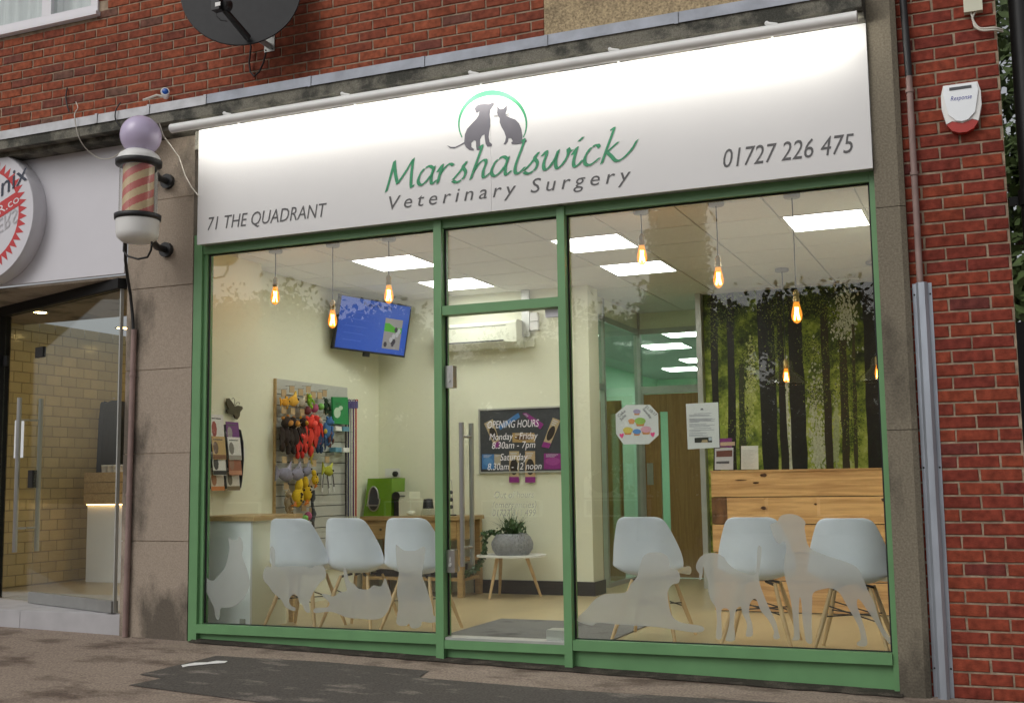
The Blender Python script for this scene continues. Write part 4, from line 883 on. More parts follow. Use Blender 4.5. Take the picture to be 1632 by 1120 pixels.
film([(30, 600), (40, 570), (60, 545), (100, 530), (140, 532), (175, 550), (195, 580), (230, 610), (290, 635), (335, 640), (348, 600), (354, 500), (374, 500), (371, 560), (362, 640), (365, 690), (390, 760), (420, 830), (450, 890), (465, 950), (470, 975), (445, 982), (435, 965), (440, 940), (410, 880), (370, 830), (345, 770), (315, 790), (310, 850), (325, 900), (328, 960), (298, 968), (292, 950), (298, 900), (275, 850), (265, 810), (240, 830), (230, 900), (235, 985), (190, 990), (188, 970), (205, 900), (205, 830), (165, 825), (165, 900), (165, 975), (135, 975), (140, 900), (135, 820), (110, 780), (95, 730), (95, 680), (80, 640), (68, 600), (65, 640), (55, 670), (45, 660), (48, 640), (35, 620)], 1100, 720, 3.294, 'frosted dog silhouette with drooping ears facing the lying dog', 'dog_film')
film([(420, 380), (455, 365), (475, 335), (510, 325), (550, 328), (585, 345), (605, 370), (600, 395), (605, 430), (615, 480), (640, 510), (720, 545), (800, 570), (860, 595), (890, 625), (910, 670), (935, 730), (965, 790), (990, 870), (1020, 930), (1055, 980), (1070, 1010), (1050, 1010), (1010, 960), (970, 890), (930, 830), (885, 770), (875, 800), (895, 860), (920, 940), (930, 1005), (910, 1020), (880, 1015), (875, 1000), (895, 980), (885, 920), (855, 860), (820, 800), (785, 740), (740, 715), (690, 720), (645, 740), (640, 800), (638, 900), (640, 1000), (610, 995), (600, 950), (590, 880), (585, 800), (575, 760), (570, 850), (575, 960), (570, 985), (535, 985), (545, 960), (540, 880), (530, 790), (510, 700), (495, 640), (495, 560), (505, 510), (495, 470), (465, 480), (445, 460), (430, 420)], 1100, 720, 3.294, 'tall frosted dog silhouette in front of the wooden desk', 'dog_film')
# paper notices stuck inside the window
def zp(px, py, y): v = at(px, py, 1, y); return (v.x, y, v.z)
oc = thing('cake_poster', at(1015, 709, 1, .045), 'octagonal hand lettered cake sale poster with pictures of cupcakes', 'poster')
S8 = lambda a, b: (960+a/6.277, 630+b/6.277)
put('paper', MB().prism([zp(*S8(*p), .044) for p in ((238, 95), (475, 93), (558, 182), (563, 396), (464, 486), (212, 489), (137, 384), (132, 186))], (0, .001, 0)), m_white, oc)
def disc(cx, cy, rx, ry, n=14, a0=0, a1=360): return [zp(*S8(cx+rx*math.cos(R(a0+(a1-a0)*i/n)), cy+ry*math.sin(R(a0+(a1-a0)*i/n))), .0425) for i in range(n+1)]
mb = MB()
for (x, y, w, ic) in ((345, 165, 38, (.45, .38, .55)), (292, 258, 34, (.75, .32, .12)), (378, 262, 56, (.35, .55, .12)), (255, 352, 50, (.75, .60, .12)), (345, 366, 42, (.12, .30, .65)), (437, 346, 54, (.75, .40, .48))):
    mb.poly([zp(*S8(x-w*.85, y), .0428), zp(*S8(x+w*.85, y), .0428), zp(*S8(x+w*.6, y+w*.8), .0428), zp(*S8(x-w*.6, y+w*.8), .0428)], (.72, .30, .08)); mb.poly(disc(x, y-w*.12, w, w*.62), ic)
for (x, y) in ((192, 402), (502, 390)): mb.poly([zp(*S8(x+a, y+b), .0425) for a, b in ((0, -14), (8, -24), (22, -20), (22, -4), (6, 28), (-18, 6), (-22, -12), (-12, -22))], (.95, .10, .32))
put('cupcake_picture', mb, m_print, oc)
def slant(s, p, q, h, par, y=.0425, col=(.05, .05, .06)):
    a, b = Vector(zp(*S8(*p), y)), Vector(zp(*S8(*q), y)); d = (b-a).normalized(); u = Vector((-d.z, 0, d.x)); put('lettering', text(s, a, d, u, (b-a).length, h, mb=MB(), col=col), m_print, par)
slant('Cake', (165, 220), (235, 160), .018, oc); slant('Sale', (188, 255), (240, 205), .018, oc); slant('21.10.17', (425, 118), (530, 210), .018, oc); slant('Saturday', (402, 140), (480, 232), .016, oc)
nt_ = thing('paper_notice', at(1120, 716, 1, .045), 'white typed paper notice hung in the window beside the cake poster', 'notice')
put('paper', MB().prism([zp(*S8(*p), .044) for p in ((835, 84), (1158, 68), (1172, 520), (855, 538))], (0, .001, 0)), m_white, nt_)
mb = MB(); rg = random.Random(5)
for i, y in enumerate((180, 196, 206, 232, 240, 248, 258, 266, 285, 298, 310, 328, 345, 358, 378, 395, 404)):
    x0, x1 = (915, 1090) if i in (0, 11) else (868, rg.uniform(960, 1135)); t = 3.2
    mb.poly([zp(*S8(x0, y+1), .0425), zp(*S8(x1, y-5), .0425), zp(*S8(x1, y-5+t), .0425), zp(*S8(x0, y+1+t), .0425)], (.30, .30, .36))
mb.poly([zp(*S8(x, y), .0425) for x, y in ((922, 424), (1096, 414), (1098, 468), (924, 472))], (.03, .03, .02)); mb.poly([zp(*S8(x, y), .0422) for x, y in ((1000, 445), (1050, 442), (1055, 468), (990, 470))], (.5, .38, .2)); mb.poly([zp(*S8(x, y), .0422) for x, y in ((1062, 420), (1094, 418), (1096, 450), (1064, 452))], (.5, .55, .6))
mb.poly([zp(*S8(x, y), .0425) for x, y in ((980, 145), (985, 130), (1005, 128), (1012, 145))], (.2, .2, .22)); put('print', mb, m_print, nt_)
# ------------------------------------------------------------------ chairs
def chair_proto():
    t = thing('tub_chair', (0, 0, 0), 'x', 'chair')
    prof = [(.262, .418, .185, 0, -.012), (.245, .432, .20, .0, .002), (.16, .437, .222, .0, .030), (.05, .425, .236, .0, .048), (-.06, .412, .246, .0, .060), (-.15, .420, .252, .03, .055), (-.205, .455, .256, .07, .035), (-.228, .52, .254, .095, .012), (-.240, .60, .243, .085, .0), (-.254, .69, .215, .065, 0), (-.268, .765, .186, .045, 0), (-.276, .802, .168, .035, 0), (-.280, .820, .140, .028, 0), (-.281, .826, .105, .02, 0)]
    N = 14; vs = []
    for (y, z, hw, fw, upc) in prof:
        for i in range(N+1):
            u = -1+2*i/N; k = abs(u)**2.4; vs.append((hw*u, y+fw*k*1.35, z+upc*k*1.2))
    fs = [(j*(N+1)+i, j*(N+1)+i+1, (j+1)*(N+1)+i+1, (j+1)*(N+1)+i) for j in range(len(prof)-1) for i in range(N)]
    o = put('shell', MB().add(vs, fs, None, True), m_shell, t)
    md = o.modifiers.new('thickness', 'SOLIDIFY'); md.thickness = .007; md.offset = 0; md = o.modifiers.new('smooth', 'SUBSURF'); md.levels = 1; md.render_levels = 2
    for sx in (-1, 1):
        for sy, y0, y1 in ((1, .10, .215), (-1, -.11, -.245)):
            put('leg', MB().tube([(sx*.115, y0, .395), (sx*.165, (y0+y1)/2, .2), (sx*.225, y1, .0)], [.012, .016, .011], 10), m_dowel, t)
            put('leg_mount', MB().tube([(sx*.05, y0*.5, .405), (sx*.118, y0*1.02, .385)], .010, 6), m_black, t)
    for a, b in (((-.155, .14, .235), (.155, -.155, .235)), ((.155, .14, .225), (-.155, -.155, .225)), ((-.14, .125, .29), (.165, .155, .2)), ((-.14, -.14, .29), (.165, -.17, .2))): put('brace', MB().tube([a, b], .0045, 6), m_black, t)
    return t
cpro = chair_proto()
cl_ = ['white tub chair next to the white counter panel', 'white tub chair, middle one left of the door', 'white tub chair closest to the left door mullion', 'white tub chair standing alone before the brown door', 'white tub chair in front of the left half of the desk', 'white tub chair closest to the right pilaster']
for k, ((px, py, y), lab) in enumerate(zip(((455, 826, .27), (546, 825, .36), (643, 825, .36), (1020, 822, .50), (1193, 823, .42), (1345, 827, .22)), cl_)):
    c = cpro if k == 0 else copytree(cpro)
    p = at(px, py, 1, y); c.location = (p.x, y+.28, FZ); c.rotation_euler.z = R((2, -1, 1, -3, 2, 0)[k]); c['label'] = lab; c['group'] = 'white chairs with their backs to the window'
# ------------------------------------------------------------------ left counter, leaflet rack, butterfly
lc = thing('side_counter', (-1.95, .5, FZ), 'white gloss counter with oak top against the left wall', 'counter')
bx('worktop', -2.188, -1.66, .24, .90, .887, .925, m_oak, lc); bx('end_panel', -2.185, -1.70, .262, .285, FZ, .886, m_whitegloss, lc); bx('side_panel', -1.72, -1.70, .2855, .74, FZ, .886, m_wall, lc)
bx('leg', -1.72, -1.68, .80, .84, FZ, .886, m_oak, lc)
for x in (-2.12, -1.76): bx('foot_bracket', x-.02, x+.02, .245, .2615, FZ, FZ+.085, m_alu, lc)
rk = thing('leaflet_rack', (-2.15, .5, 1.13), 'dark grey wall rack holding two columns of pet leaflets', 'rack')
RX = -2.105
side = [(-2.189, 1.63), (RX-.02, 1.60), (RX+.006, 1.50), (RX+.012, 1.36), (RX+.0, 1.2), (RX-.012, 1.135), (-2.189, 1.13)]
for y in (.285, .49, .70): put('side_plate', MB().prism([(x, y, z) for x, z in side], (0, .007, 0)), m_dgrey, rk)
bx('back_plate', -2.189, -2.175, .293, .699, 1.13, 1.64, m_dgrey, rk); bx('base', -2.174, RX-.012, .293, .699, 1.13, 1.145, m_dgrey, rk)
lft = [('white leaflet with a red foot at the top of the rack', (.75, .74, .72), (.65, .08, .05), 0, 0), ('purple topped leaflet in the rack', (.16, .04, .20), (.55, .5, .5), 1, 0), ('tan leaflet in the left column of the rack', (.55, .38, .16), (.25, .12, .06), 0, 1), ('white leaflet below the purple one', (.72, .71, .68), (.35, .32, .28), 1, 1), ('white leaflet with a black cat picture', (.74, .73, .70), (.03, .03, .03), 0, 2), ('brown picture leaflet in the right column', (.32, .12, .07), (.5, .25, .15), 1, 2), ('leaflet with orange foot at the bottom of the rack', (.62, .55, .45), (.62, .22, .06), 0, 3), ('leaflet with a tabby cat at the bottom right of the rack', (.66, .62, .55), (.20, .15, .08), 1, 3)]
for lab, c1, c2, ci, ri in lft:
    y0 = .305+.2*ci; z1 = 1.645-.122*ri; x = RX+(.0, .018, .022, .006)[ri]; mb = MB(); dx = -.02
    t = (.0 if ri or ci else .05)
    def q(a, b, e=0): return (x+dx*b+e, y0+.165*a, z1-.165+(.18+t)*b)
    mb.prism([q(0, 0), q(1, 0), q(1, 1), q(0, 1)], (-.003, 0, 0), c1); mb.poly([q(.0, .02, .001), q(1, .02, .001), q(1, .2, .001), q(0, .2, .001)], c2)
    rg = random.Random(ri*3+ci); mb.poly([q(.25+.4*math.cos(R(40*i))*.5, .5+.28*math.sin(R(40*i)), .001) for i in range(9)], tuple(v*.5+.05 for v in c2))
    mb.poly([q(.1, .84, .001), q(.8, .84, .001), q(.8, .88, .001), q(.1, .88, .001)], (.08, .08, .09)); put('leaflet', mb, m_print, None, label=lab, cat='leaflet', group='leaflets in the wall rack')
bt = thing('butterfly_ornament', (-2.18, .68, 1.75), 'dark metal butterfly ornament on the left wall', 'ornament')
def bq(a, b): v = at(320+a/4.67, 620+b/4.67, 0, -2.175); return (-2.175, v.y, v.z)
put('wings', MB().prism([bq(*p) for p in ((190, 70), (205, 68), (235, 110), (245, 130), (270, 122), (300, 128), (305, 145), (285, 170), (282, 200), (265, 225), (248, 215), (240, 190), (215, 185), (195, 180), (186, 158), (200, 145), (185, 110))], (.012, 0, 0)), m_butter, bt)
for e in (((245, 120), (248, 85), (238, 66), (226, 75)), ((252, 122), (265, 100), (280, 98), (284, 112))): put('antenna', MB().tube(crom3([Vector(bq(*p))+Vector((.006, 0, 0)) for p in e]), .002, 5), m_butter, bt)
for y, z, lab in ((.80, 1.42, 'upper white switch beside the leaflet rack'), (.77, 1.29, 'lower white switch beside the leaflet rack')):
    t = thing('wall_switch', (-2.19, y, z), lab, 'switch'); bx('plate', -2.189, -2.18, y-.04, y+.04, z-.04, z+.04, m_white, t); bx('rocker', -2.1799, -2.176, y-.012, y+.012, z-.02, z+.02, m_white, t)
# ------------------------------------------------------------------ slatwall with pet toys
SWX = -2.345
sw = thing('slatwall_display', (-2.36, 2.1, .5), 'grey slatwall display board full of pet toys', 'display board')
bx('backing', -2.369, SWX-.013, 1.52, 2.72, .38, 2.09, m_dgrey, sw); bx('edge_trim', -2.3685, SWX+.002, 1.505, 1.5195, .38, 2.09, m_oak, sw)
z = 2.09; bx('slat', SWX-.0125, SWX, 1.521, 2.719, z-.13, z, m_slat, sw); z -= .138
while z > .45: bx('slat', SWX-.0125, SWX, 1.521, 2.719, z-.092, z, m_slat, sw); z -= .1
KR = (.50, .36, .20)
def toy(px, py, col, lab, kind='plush', s=1.0, col2=None, x=-2.265):
    p = at(px, py, 0, x); t = thing('pet_toy', p, lab, 'pet toy', 'pet toys on the slatwall'); rg = random.Random(px*7+py); mb = MB(); c2 = col2 or tuple(min(1, v*1.5+.05) for v in col)
    if kind == 'plush':
        mb.ball(p, .052*s, 10, 7, col, (.7, .85, 1.35)); mb.ball(p+Vector((.01, .0, .095*s)), .042*s, 10, 7, col, (.8, 1, .95)); mb.ball(p+Vector((.045*s, .0, .088*s)), .02*s, 8, 5, c2)
        for a, b in ((-.055, .03), (.055, .03), (-.035, -.085), (.035, -.085)): mb.ball(p+Vector((.01, a*s, b*s)), .026*s, 8, 5, col, (.8, .8, 1.5))
        for a in (-.03, .03): mb.ball(p+Vector((.0, a*s, .135*s)), .014*s, 6, 4, c2)
        for sg_ in (-1, 1): mb.prism([p+Vector((.02, sg_*.03*s, .05*s)), p+Vector((.025, sg_*.085*s, .0)), p+Vector((.02, sg_*.07*s, -.075*s)), p+Vector((.03, sg_*.04*s, -.03*s))], (.008, 0, 0), tuple(v*.8 for v in col))
    elif kind == 'fish':
        mb.ball(p, .05*s, 10, 7, col, (.6, 1.5, .9)); mb.prism([p+Vector((0, -.06*s, 0)), p+Vector((0, -.12*s, .05*s)), p+Vector((0, -.11*s, -.06*s))], (.012, 0, 0), col); mb.prism([p+Vector((0, .0, .04*s)), p+Vector((0, .04*s, .085*s)), p+Vector((0, .05*s, .03*s))], (.012, 0, 0), c2); mb.ball(p+Vector((.025, .045*s, .012)), .01*s, 6, 4, (.02, .02, .02))
    elif kind == 'chick':
        mb.ball(p, .055*s, 10, 8, col, (.75, .9, 1.25)); mb.ball(p+Vector((0, 0, .085*s)), .034*s, 8, 6, col, (.8, 1, 1.5)); mb.prism([p+Vector((.02, -.05*s, -.04*s)), p+Vector((.02, -.09*s, -.075*s)), p+Vector((.02, -.03*s, -.075*s))], (.015, 0, 0), c2)
        for i in range(7): mb.ball(p+Vector((.042*s, rg.uniform(-.03, .03)*s, rg.uniform(-.05, .07)*s)), .008*s, 5, 4, (.03, .02, .02))
    elif kind == 'ball': mb.ball(p, .034*s, 12, 8, col); mb.ball(p+Vector((.02, 0, .01)), .016*s, 6, 5, c2)
    elif kind == 'rope':
        pts = [p+Vector((.006*math.sin(i*1.3), .007*math.cos(i*1.1), .12*s-.03*s*i)) for i in range(9)]; mb.tube(pts, [.012*s, .012*s, .02*s, .012*s, .012*s, .012*s, .022*s, .016*s, .02*s], 8, col)
        for i in range(5): mb.tube([p+Vector((0, 0, -.12*s)), p+Vector((rg.uniform(-.02, .02), rg.uniform(-.03, .03), -.17*s))], .004, 4, col)
    elif kind == 'stick':
        mb.obox(p, (.004, 0, 0), (0, .012*s, .004), (0, -.02*s, .11*s), (.62, .63, .62)); mb.obox(p+Vector((.005, 0, 0)), (.002, 0, 0), (0, .006*s, .002), (0, -.012*s, .07*s), (.05, .05, .05))
    ra = rg.uniform(-.3, .3); ca, sa = math.cos(ra), math.sin(ra); sq = rg.uniform(.85, 1.15)
    mb.v = [(v[0], p.y+((v[1]-p.y)*ca-(v[2]-p.z)*sa)*sq*(1+.10*math.sin(60*v[2]+px)), p.z+((v[1]-p.y)*sa+(v[2]-p.z)*ca)*(1+.08*math.sin(47*v[1]+py))) for v in mb.v]
    put('body', mb, m_matte, t)
    if kind != 'stick':
        h = .16*s if kind in ('plush', 'chick', 'rope') else .075*s
        put('header_card', MB().obox(p+Vector((-.012, 0, h+.03)), (.0025, 0, 0), (0, .036, 0), (0, 0, .03), KR), m_print, t); mb = MB(); mb.tube([Vector((SWX, p.y, p.z+h+.065)), Vector((x+.02, p.y, p.z+h+.062)), Vector((x+.026, p.y, p.z+h+.075))], .003, 5); put('hook', mb, m_chrome, t)
OR, DK, RD, BL, GY, YL, PK = (.70, .33, .03), (.035, .022, .018), (.60, .035, .025), (.06, .16, .36), (.24, .23, .30), (.68, .46, .02), (.42, .10, .20)
for a in ((454, 641, OR, 'small orange duck toy at the left end of the top row', 'fish', .7), (467, 639, (.72, .40, .05), 'orange fish toy with open fins in the top row', 'fish', 1.0), (481, 642, (.40, .36, .28), 'beige fluffy toy in the top row', 'fish', .9), (493, 641, (.30, .55, .05), 'lime green and yellow toy in the top row', 'plush', .55, (.7, .6, .05)), (501, 650, PK, 'magenta ball toy in the top row', 'ball', 1.2), (490, 654, (.18, .05, .06), 'maroon ring toy below the top row', 'ball', 1.1), (511, 648, (.18, .42, .10), 'green ball toy in the top row', 'ball', 1.0), (519, 648, (.02, .05, .03), 'dark bottle green toy beside the green bag', 'plush', .6),
          (454, 695, DK, 'black plush crow at the left end of the second row', 'plush', 1.25, (.55, .25, .06)), (468, 696, (.028, .018, .016), 'second black plush crow with a tan beak', 'plush', 1.25, (.6, .28, .06)), (483, 690, (.04, .02, .016), 'third black plush crow beside the red toys', 'plush', 1.0, (.65, .34, .05)), (477, 711, RD, 'red plush toy low between the crows', 'plush', .9), (491, 696, (.66, .05, .03), 'tall red plush parrot in the second row', 'plush', 1.35), (504, 687, (.62, .04, .03), 'red plush parrot with a pale face', 'plush', 1.1, (.66, .5, .4)), (510, 702, (.03, .06, .14), 'navy and yellow plush parrot in the second row', 'plush', 1.0, (.65, .5, .08)), (496, 717, (.45, .36, .05), 'olive yellow long toy under the parrots', 'rope', .8), (521, 687, BL, 'blue plush parrot at the right end of the second row', 'plush', 1.0, (.1, .25, .5)), (524, 700, (.16, .06, .06), 'small dark red toy under the blue parrot', 'plush', .6),
          (455, 756, GY, 'grey plush shark at the left of the third row', 'fish', 1.35), (473, 755, (.26, .25, .32), 'second grey plush shark in the third row', 'fish', 1.25), (489, 751, (.22, .22, .29), 'third grey plush shark in the third row', 'fish', .95), (502, 764, YL, 'slim yellow rubber chicken in the third row', 'chick', .75, (.6, .2, .03)), (523, 750, (.38, .40, .04), 'yellow green toy with dark marks in the third row', 'fish', 1.0), (474, 792, (.70, .47, .02), 'large yellow rubber chicken in the fourth row', 'chick', 1.25, (.65, .2, .03)), (489, 786, (.66, .44, .02), 'second yellow rubber chicken in the fourth row', 'chick', 1.1, (.65, .2, .03)),
          (499, 806, (.08, .09, .10), 'dark rope tug toy with grey loop', 'rope', 1.1), (491, 822, PK, 'pink toy hanging above the first chair', 'ball', 1.1), (486, 826, (.16, .40, .08), 'green rubber toy above the first chair', 'ball', .9), (498, 848, (.07, .06, .055), 'frayed dark rope toy lowest on the board', 'rope', 1.0), (458, 800, (.30, .23, .14), 'brown carded chew at the left of the fourth row', 'plush', .7), (460, 820, (.34, .24, .12), 'brown chew bundle just above the oak top', 'plush', .6), (514, 765, OR, 'white handled brush in the third row', 'stick', 1.0), (522, 764, OR, 'second white brush in the third row', 'stick', 1.1), (530, 762, OR, 'white brush at the right end of the third row', 'stick', 1.2)):
    toy(*a)
gbag = thing('green_bag', at(540, 680, 0, -2.29), 'bright green printed bag hanging on the slatwall', 'bag')
q = lambda a, b, x=-2.29: at(420+a/4, 590+b/4, 0, x)
put('bag', MB().prism([q(430, 170), q(526, 172), q(532, 346), q(435, 340)], (.02, 0, 0), (.01, .25, .07)), m_print, gbag)
mb = MB(); mb.poly([q(470+22*math.cos(R(30*i)), 270+34*math.sin(R(30*i)), -2.268) for i in range(12)], (.5, .66, .5)); mb.poly([q(492+14*math.cos(R(30*i)), 240+14*math.sin(R(30*i)), -2.2675) for i in range(12)], (.5, .66, .5)); put('print', mb, m_print, gbag)
put('lettering', text('EARTH', q(458, 222, -2.268), (0, 1, 0), ZU, .1, .03, mb=MB(), col=(.02, .12, .04)), m_print, gbag)
for i, (px, col, lab) in enumerate(((551, (.02, .02, .03), 'black dog lead hanging at the edge of the slatwall'), (555, (.03, .04, .12), 'navy dog lead beside the black one'), (559, (.35, .36, .40), 'pale grey striped dog lead'), (563, (.10, .03, .14), 'purple dog lead beside the grey striped one'), (567, (.45, .02, .025), 'red dog lead, the outermost on the slatwall'))):
    a, b = at(px, 648, 0, -2.30), at(px+.5, 822, 0, -2.30); t = thing('dog_lead', (a.x, a.y, b.z), lab, 'dog lead', 'dog leads on the slatwall')
    put('strap', MB().obox((a+b)/2, (.003, 0, 0), (0, .010, 0), (0, 0, (a.z-b.z)/2), col), m_matte, t); put('handle_loop', MB().tube(crom3([a+Vector((0, -.012, -.02)), a+Vector((.01, -.02, .06)), a+Vector((.01, .02, .06)), a+Vector((0, .012, -.02))]), .005, 5, col), m_matte, t)
    put('clip', MB().tube([b, b+Vector((0, 0, -.045))], .007, 6), m_chrome, t); put('header_card', MB().obox(a+Vector((.012, 0, .02)), (.002, 0, 0), (0, .02, 0), (0, 0, .035), (.08, .06, .22)), m_print, t)
for i, (z, lab) in enumerate(((1.655, 'upper glass shelf on the slatwall'), (1.455, 'lower glass shelf on the slatwall'))):
    t = thing('display_shelf', (-2.3, 2.5, z), lab, 'shelf'); bx('shelf', SWX+.001, SWX+.11, 2.30, 2.66, z-.006, z, m_glassg, t); bx('shelf_bracket', SWX+.001, SWX+.1, 2.32, 2.325, z-.03, z-.0065, m_chrome, t)
    for k in range(2): bx('carton', SWX+.02, SWX+.09, 2.36+.14*k, 2.47+.14*k, z+.0005, z+.045, m_white if (i+k) % 2 == 0 else M('blue carton', (.12, .3, .42), .5, .05), None, label=['small white carton on the upper slatwall shelf', 'small blue carton on the upper slatwall shelf', 'small blue carton on the lower slatwall shelf', 'small white carton on the lower slatwall shelf'][2*i+k], cat='carton')
# ------------------------------------------------------------------ television, air conditioner
tv = thing('television', (-2.06, 2.76, 2.68), 'wall mounted television with blue screen tilted down in the corner', 'television')
yw, tl, w, h = 1.215, .186, .455, .263
n_ = Vector((math.sin(yw)*math.cos(tl), -math.cos(yw)*math.cos(tl), -math.sin(tl))); r_ = Vector((math.cos(yw), math.sin(yw), 0)); r_ = (math.cos(-.028)*r_+math.sin(-.028)*n_.cross(r_)*(1 if n_.cross(r_).z > 0 else -1)).normalized(); u_ = n_.cross(r_); u_ = u_ if u_.z > 0 else -u_
tc = Vector((-2.075, 2.765, 2.682))
put('body', MB().obox(tc-n_*.022, r_*w, u_*h, n_*.02), m_black, tv)
def tq(a, b, e=.0): return tc+r_*(w*a)+u_*(h*b)+n_*(-.0005+e)
mb = MB(); mb.poly([tq(-.965, -.93), tq(.965, -.93), tq(.965, .95), tq(-.965, .95)], (.030, .075, .36)); mb.poly([tq(.30, -.75, .001), tq(.80, -.75, .001), tq(.80, .40, .001), tq(.30, .40, .001)], (.20, .19, .20)); mb.poly([tq(.30, -.1, .0015), tq(.8, -.12, .0015), tq(.8, .1, .0015), tq(.62, .06, .0015), (tq(.42, .22, .0015)), tq(.30, .2, .0015)], (.06, .25, .03))
rg = random.Random(2)
for i in range(8): a, b = rg.uniform(.36, .74), rg.uniform(-.65, .0); mb.poly([tq(a+.05*math.cos(R(60*k)), b+.11*math.sin(R(60*k)), .002) for k in range(6)], (.04, .035, .05) if i % 2 else (.3, .3, .34))
for i in range(5): b = .42-.26*i; mb.poly([tq(-.8, b, .001), tq(-.8+rg.uniform(.5, .9), b, .001), tq(-.8+.5, b+.03, .001), tq(-.8, b+.03, .001)], (.05, .10, .42))
put('screen', mb, m_screen, tv); put('lettering', text('Puppy life skills', tq(-.35, .72, .002), r_, u_, .36, .035, mb=MB(), col=(.004, .008, .05)), m_screen, tv)
put('sensor_bump', MB().obox(tc-u_*(h+.018)-n_*.02-r_*.03, r_*.035, u_*.02, n_*.014), m_black, tv); put('wall_arm', MB().tube([tc-n_*.04, (-2.36, 2.9, 2.72)], .03, 8), m_black, tv)
ac = thing('air_conditioner', (-1.25, 3.3, 2.5), 'pale wall mounted air conditioner high on the back wall', 'air conditioner')
A0, A1, AZ0, AZ1 = -1.63, -.79, 2.46, 2.715
mb = MB(); mb.prism([(A0, 3.378, AZ1), (A0, 3.20, AZ1-.005), (A0, 3.175, AZ1-.03), (A0, 3.185, AZ0+.045), (A0, 3.23, AZ0), (A0, 3.378, AZ0)], (A1-A0, 0, 0)); put('casing', mb, m_acw, ac)
put('end_cap', MB().prism([(A1+.001, 3.378, AZ1+.008), (A1+.001, 3.19, AZ1+.004), (A1+.001, 3.165, AZ1-.03), (A1+.001, 3.175, AZ0+.04), (A1+.001, 3.225, AZ0-.006), (A1+.001, 3.378, AZ0-.006)], (.06, 0, 0)), m_acw, ac)
bx('air_slot', A0+.08, A1-.08, 3.1775, 3.184, AZ0+.055, AZ0+.066, m_dgrey, ac); bx('top_groove', A0+.05, A1-.05, 3.172, 3.1745, AZ1-.05, AZ1-.045, m_dgrey, ac)
pt = thing('pipe_trunking', (-.68, 3.37, 2.7), 'white trunking and conduit beside the air conditioner', 'trunking')
bx('trunking', A1+.062, -.62, 3.35, 3.378, 2.46, 2.55, m_acw, pt); bx('cover', -.735, -.655, 3.325, 3.349, 2.56, CZL, m_alu, pt)
for z in (2.62, 2.71): bx('socket_box', -.65, -.57, 3.33, 3.378, z, z+.082, m_white, pt)
# ------------------------------------------------------------------ notice board and posters
nb = thing('notice_board', (-.75, 3.36, 1.25), 'dark grey notice board in an aluminium frame on the back wall', 'notice board')
NX0, NX1, NZ0, NZ1 = -1.215, -.27, 1.25, 1.86
bx('board', NX0, NX1, 3.362, 3.378, NZ0, NZ1, m_dgrey, nb)
for a in ((NX0-.012, NX0+.004, NZ0-.012, NZ1+.012), (NX1-.004, NX1+.012, NZ0-.012, NZ1+.012), (NX0+.0045, NX1-.0045, NZ1-.004, NZ1+.012), (NX0+.0045, NX1-.0045, NZ0-.012, NZ0+.004)): bx('frame', a[0], a[1], 3.355, 3.379, a[2], a[3], m_alu, nb)
def card(quad, cols, lab, k=0):
    P_ = [at(740+a/4.306, 620+b/4.306, 1, 3.357) for a, b in quad]; tl_, tr, br, bl_ = P_; mb = MB(); f = lambda u, v, e=0: tl_+(tr-tl_)*u+(bl_-tl_)*v+(tl_-tr+br-bl_)*u*v+Vector((0, -e, 0))
    mb.prism([f(0, 0), f(1, 0), f(1, 1), f(0, 1)], (0, .002, 0), cols[0])
    if len(cols) > 1: mb.poly([f(.5+.42*math.cos(R(30*i)), .5+.26*math.sin(R(30*i)), .001) for i in range(12)], cols[1])
    if len(cols) > 2: mb.poly([f(0, .82, .0012), f(1, .82, .0012), f(1, 1, .0012), f(0, 1, .0012)], cols[2])
    for i in range(3): mb.poly([f(.12, .06+.07*i, .0015), f(.8-.1*i, .06+.07*i, .0015), f(.8-.1*i, .085+.07*i, .0015), f(.12, .085+.07*i, .0015)], (.6, .62, .68))
    put('poster', mb, m_print, None, label=lab, cat='poster', group='cards on the notice board')
BLU, PUR, CRM, BRN = (.06, .20, .48), (.26, .03, .22), (.50, .40, .24), (.03, .022, .02)
card([(135, 235), (195, 205), (250, 385), (215, 408)], [CRM, BRN, PUR], 'tilted tip card with a blue top, left side of the board'); card([(232, 255), (370, 162), (382, 192), (245, 280)], [BLU], 'slanted blue card at the top of the board'); card([(398, 166), (425, 162), (545, 240), (520, 275)], [PUR], 'slanted purple card at the top of the board')
card([(607, 195), (660, 215), (580, 405), (530, 395)], [CRM, BRN, PUR], 'tilted tip card at the right of the board'); card([(122, 446), (205, 446), (205, 548), (122, 548)], [BLU, (.10, .27, .55)], 'blue square card at the bottom left of the board'); card([(205, 446), (250, 448), (250, 520), (205, 520)], [(.45, .40, .30)], 'small dog picture card beside the blue square card')
card([(330, 300), (480, 300), (485, 365), (330, 365)], [(.45, .30, .12), (.12, .06, .03)], 'wide picture card in the middle of the board'); card([(308, 425), (375, 425), (375, 640), (308, 640)], [CRM, BRN, PUR], 'tip card hanging below the frame, left one'); card([(417, 425), (485, 425), (487, 640), (418, 640)], [(.52, .38, .22), BRN, PUR], 'tip card hanging below the frame, right one'); card([(546, 440), (668, 440), (668, 548), (546, 548)], [PUR, (.34, .06, .28)], 'purple square card at the bottom right of the board')
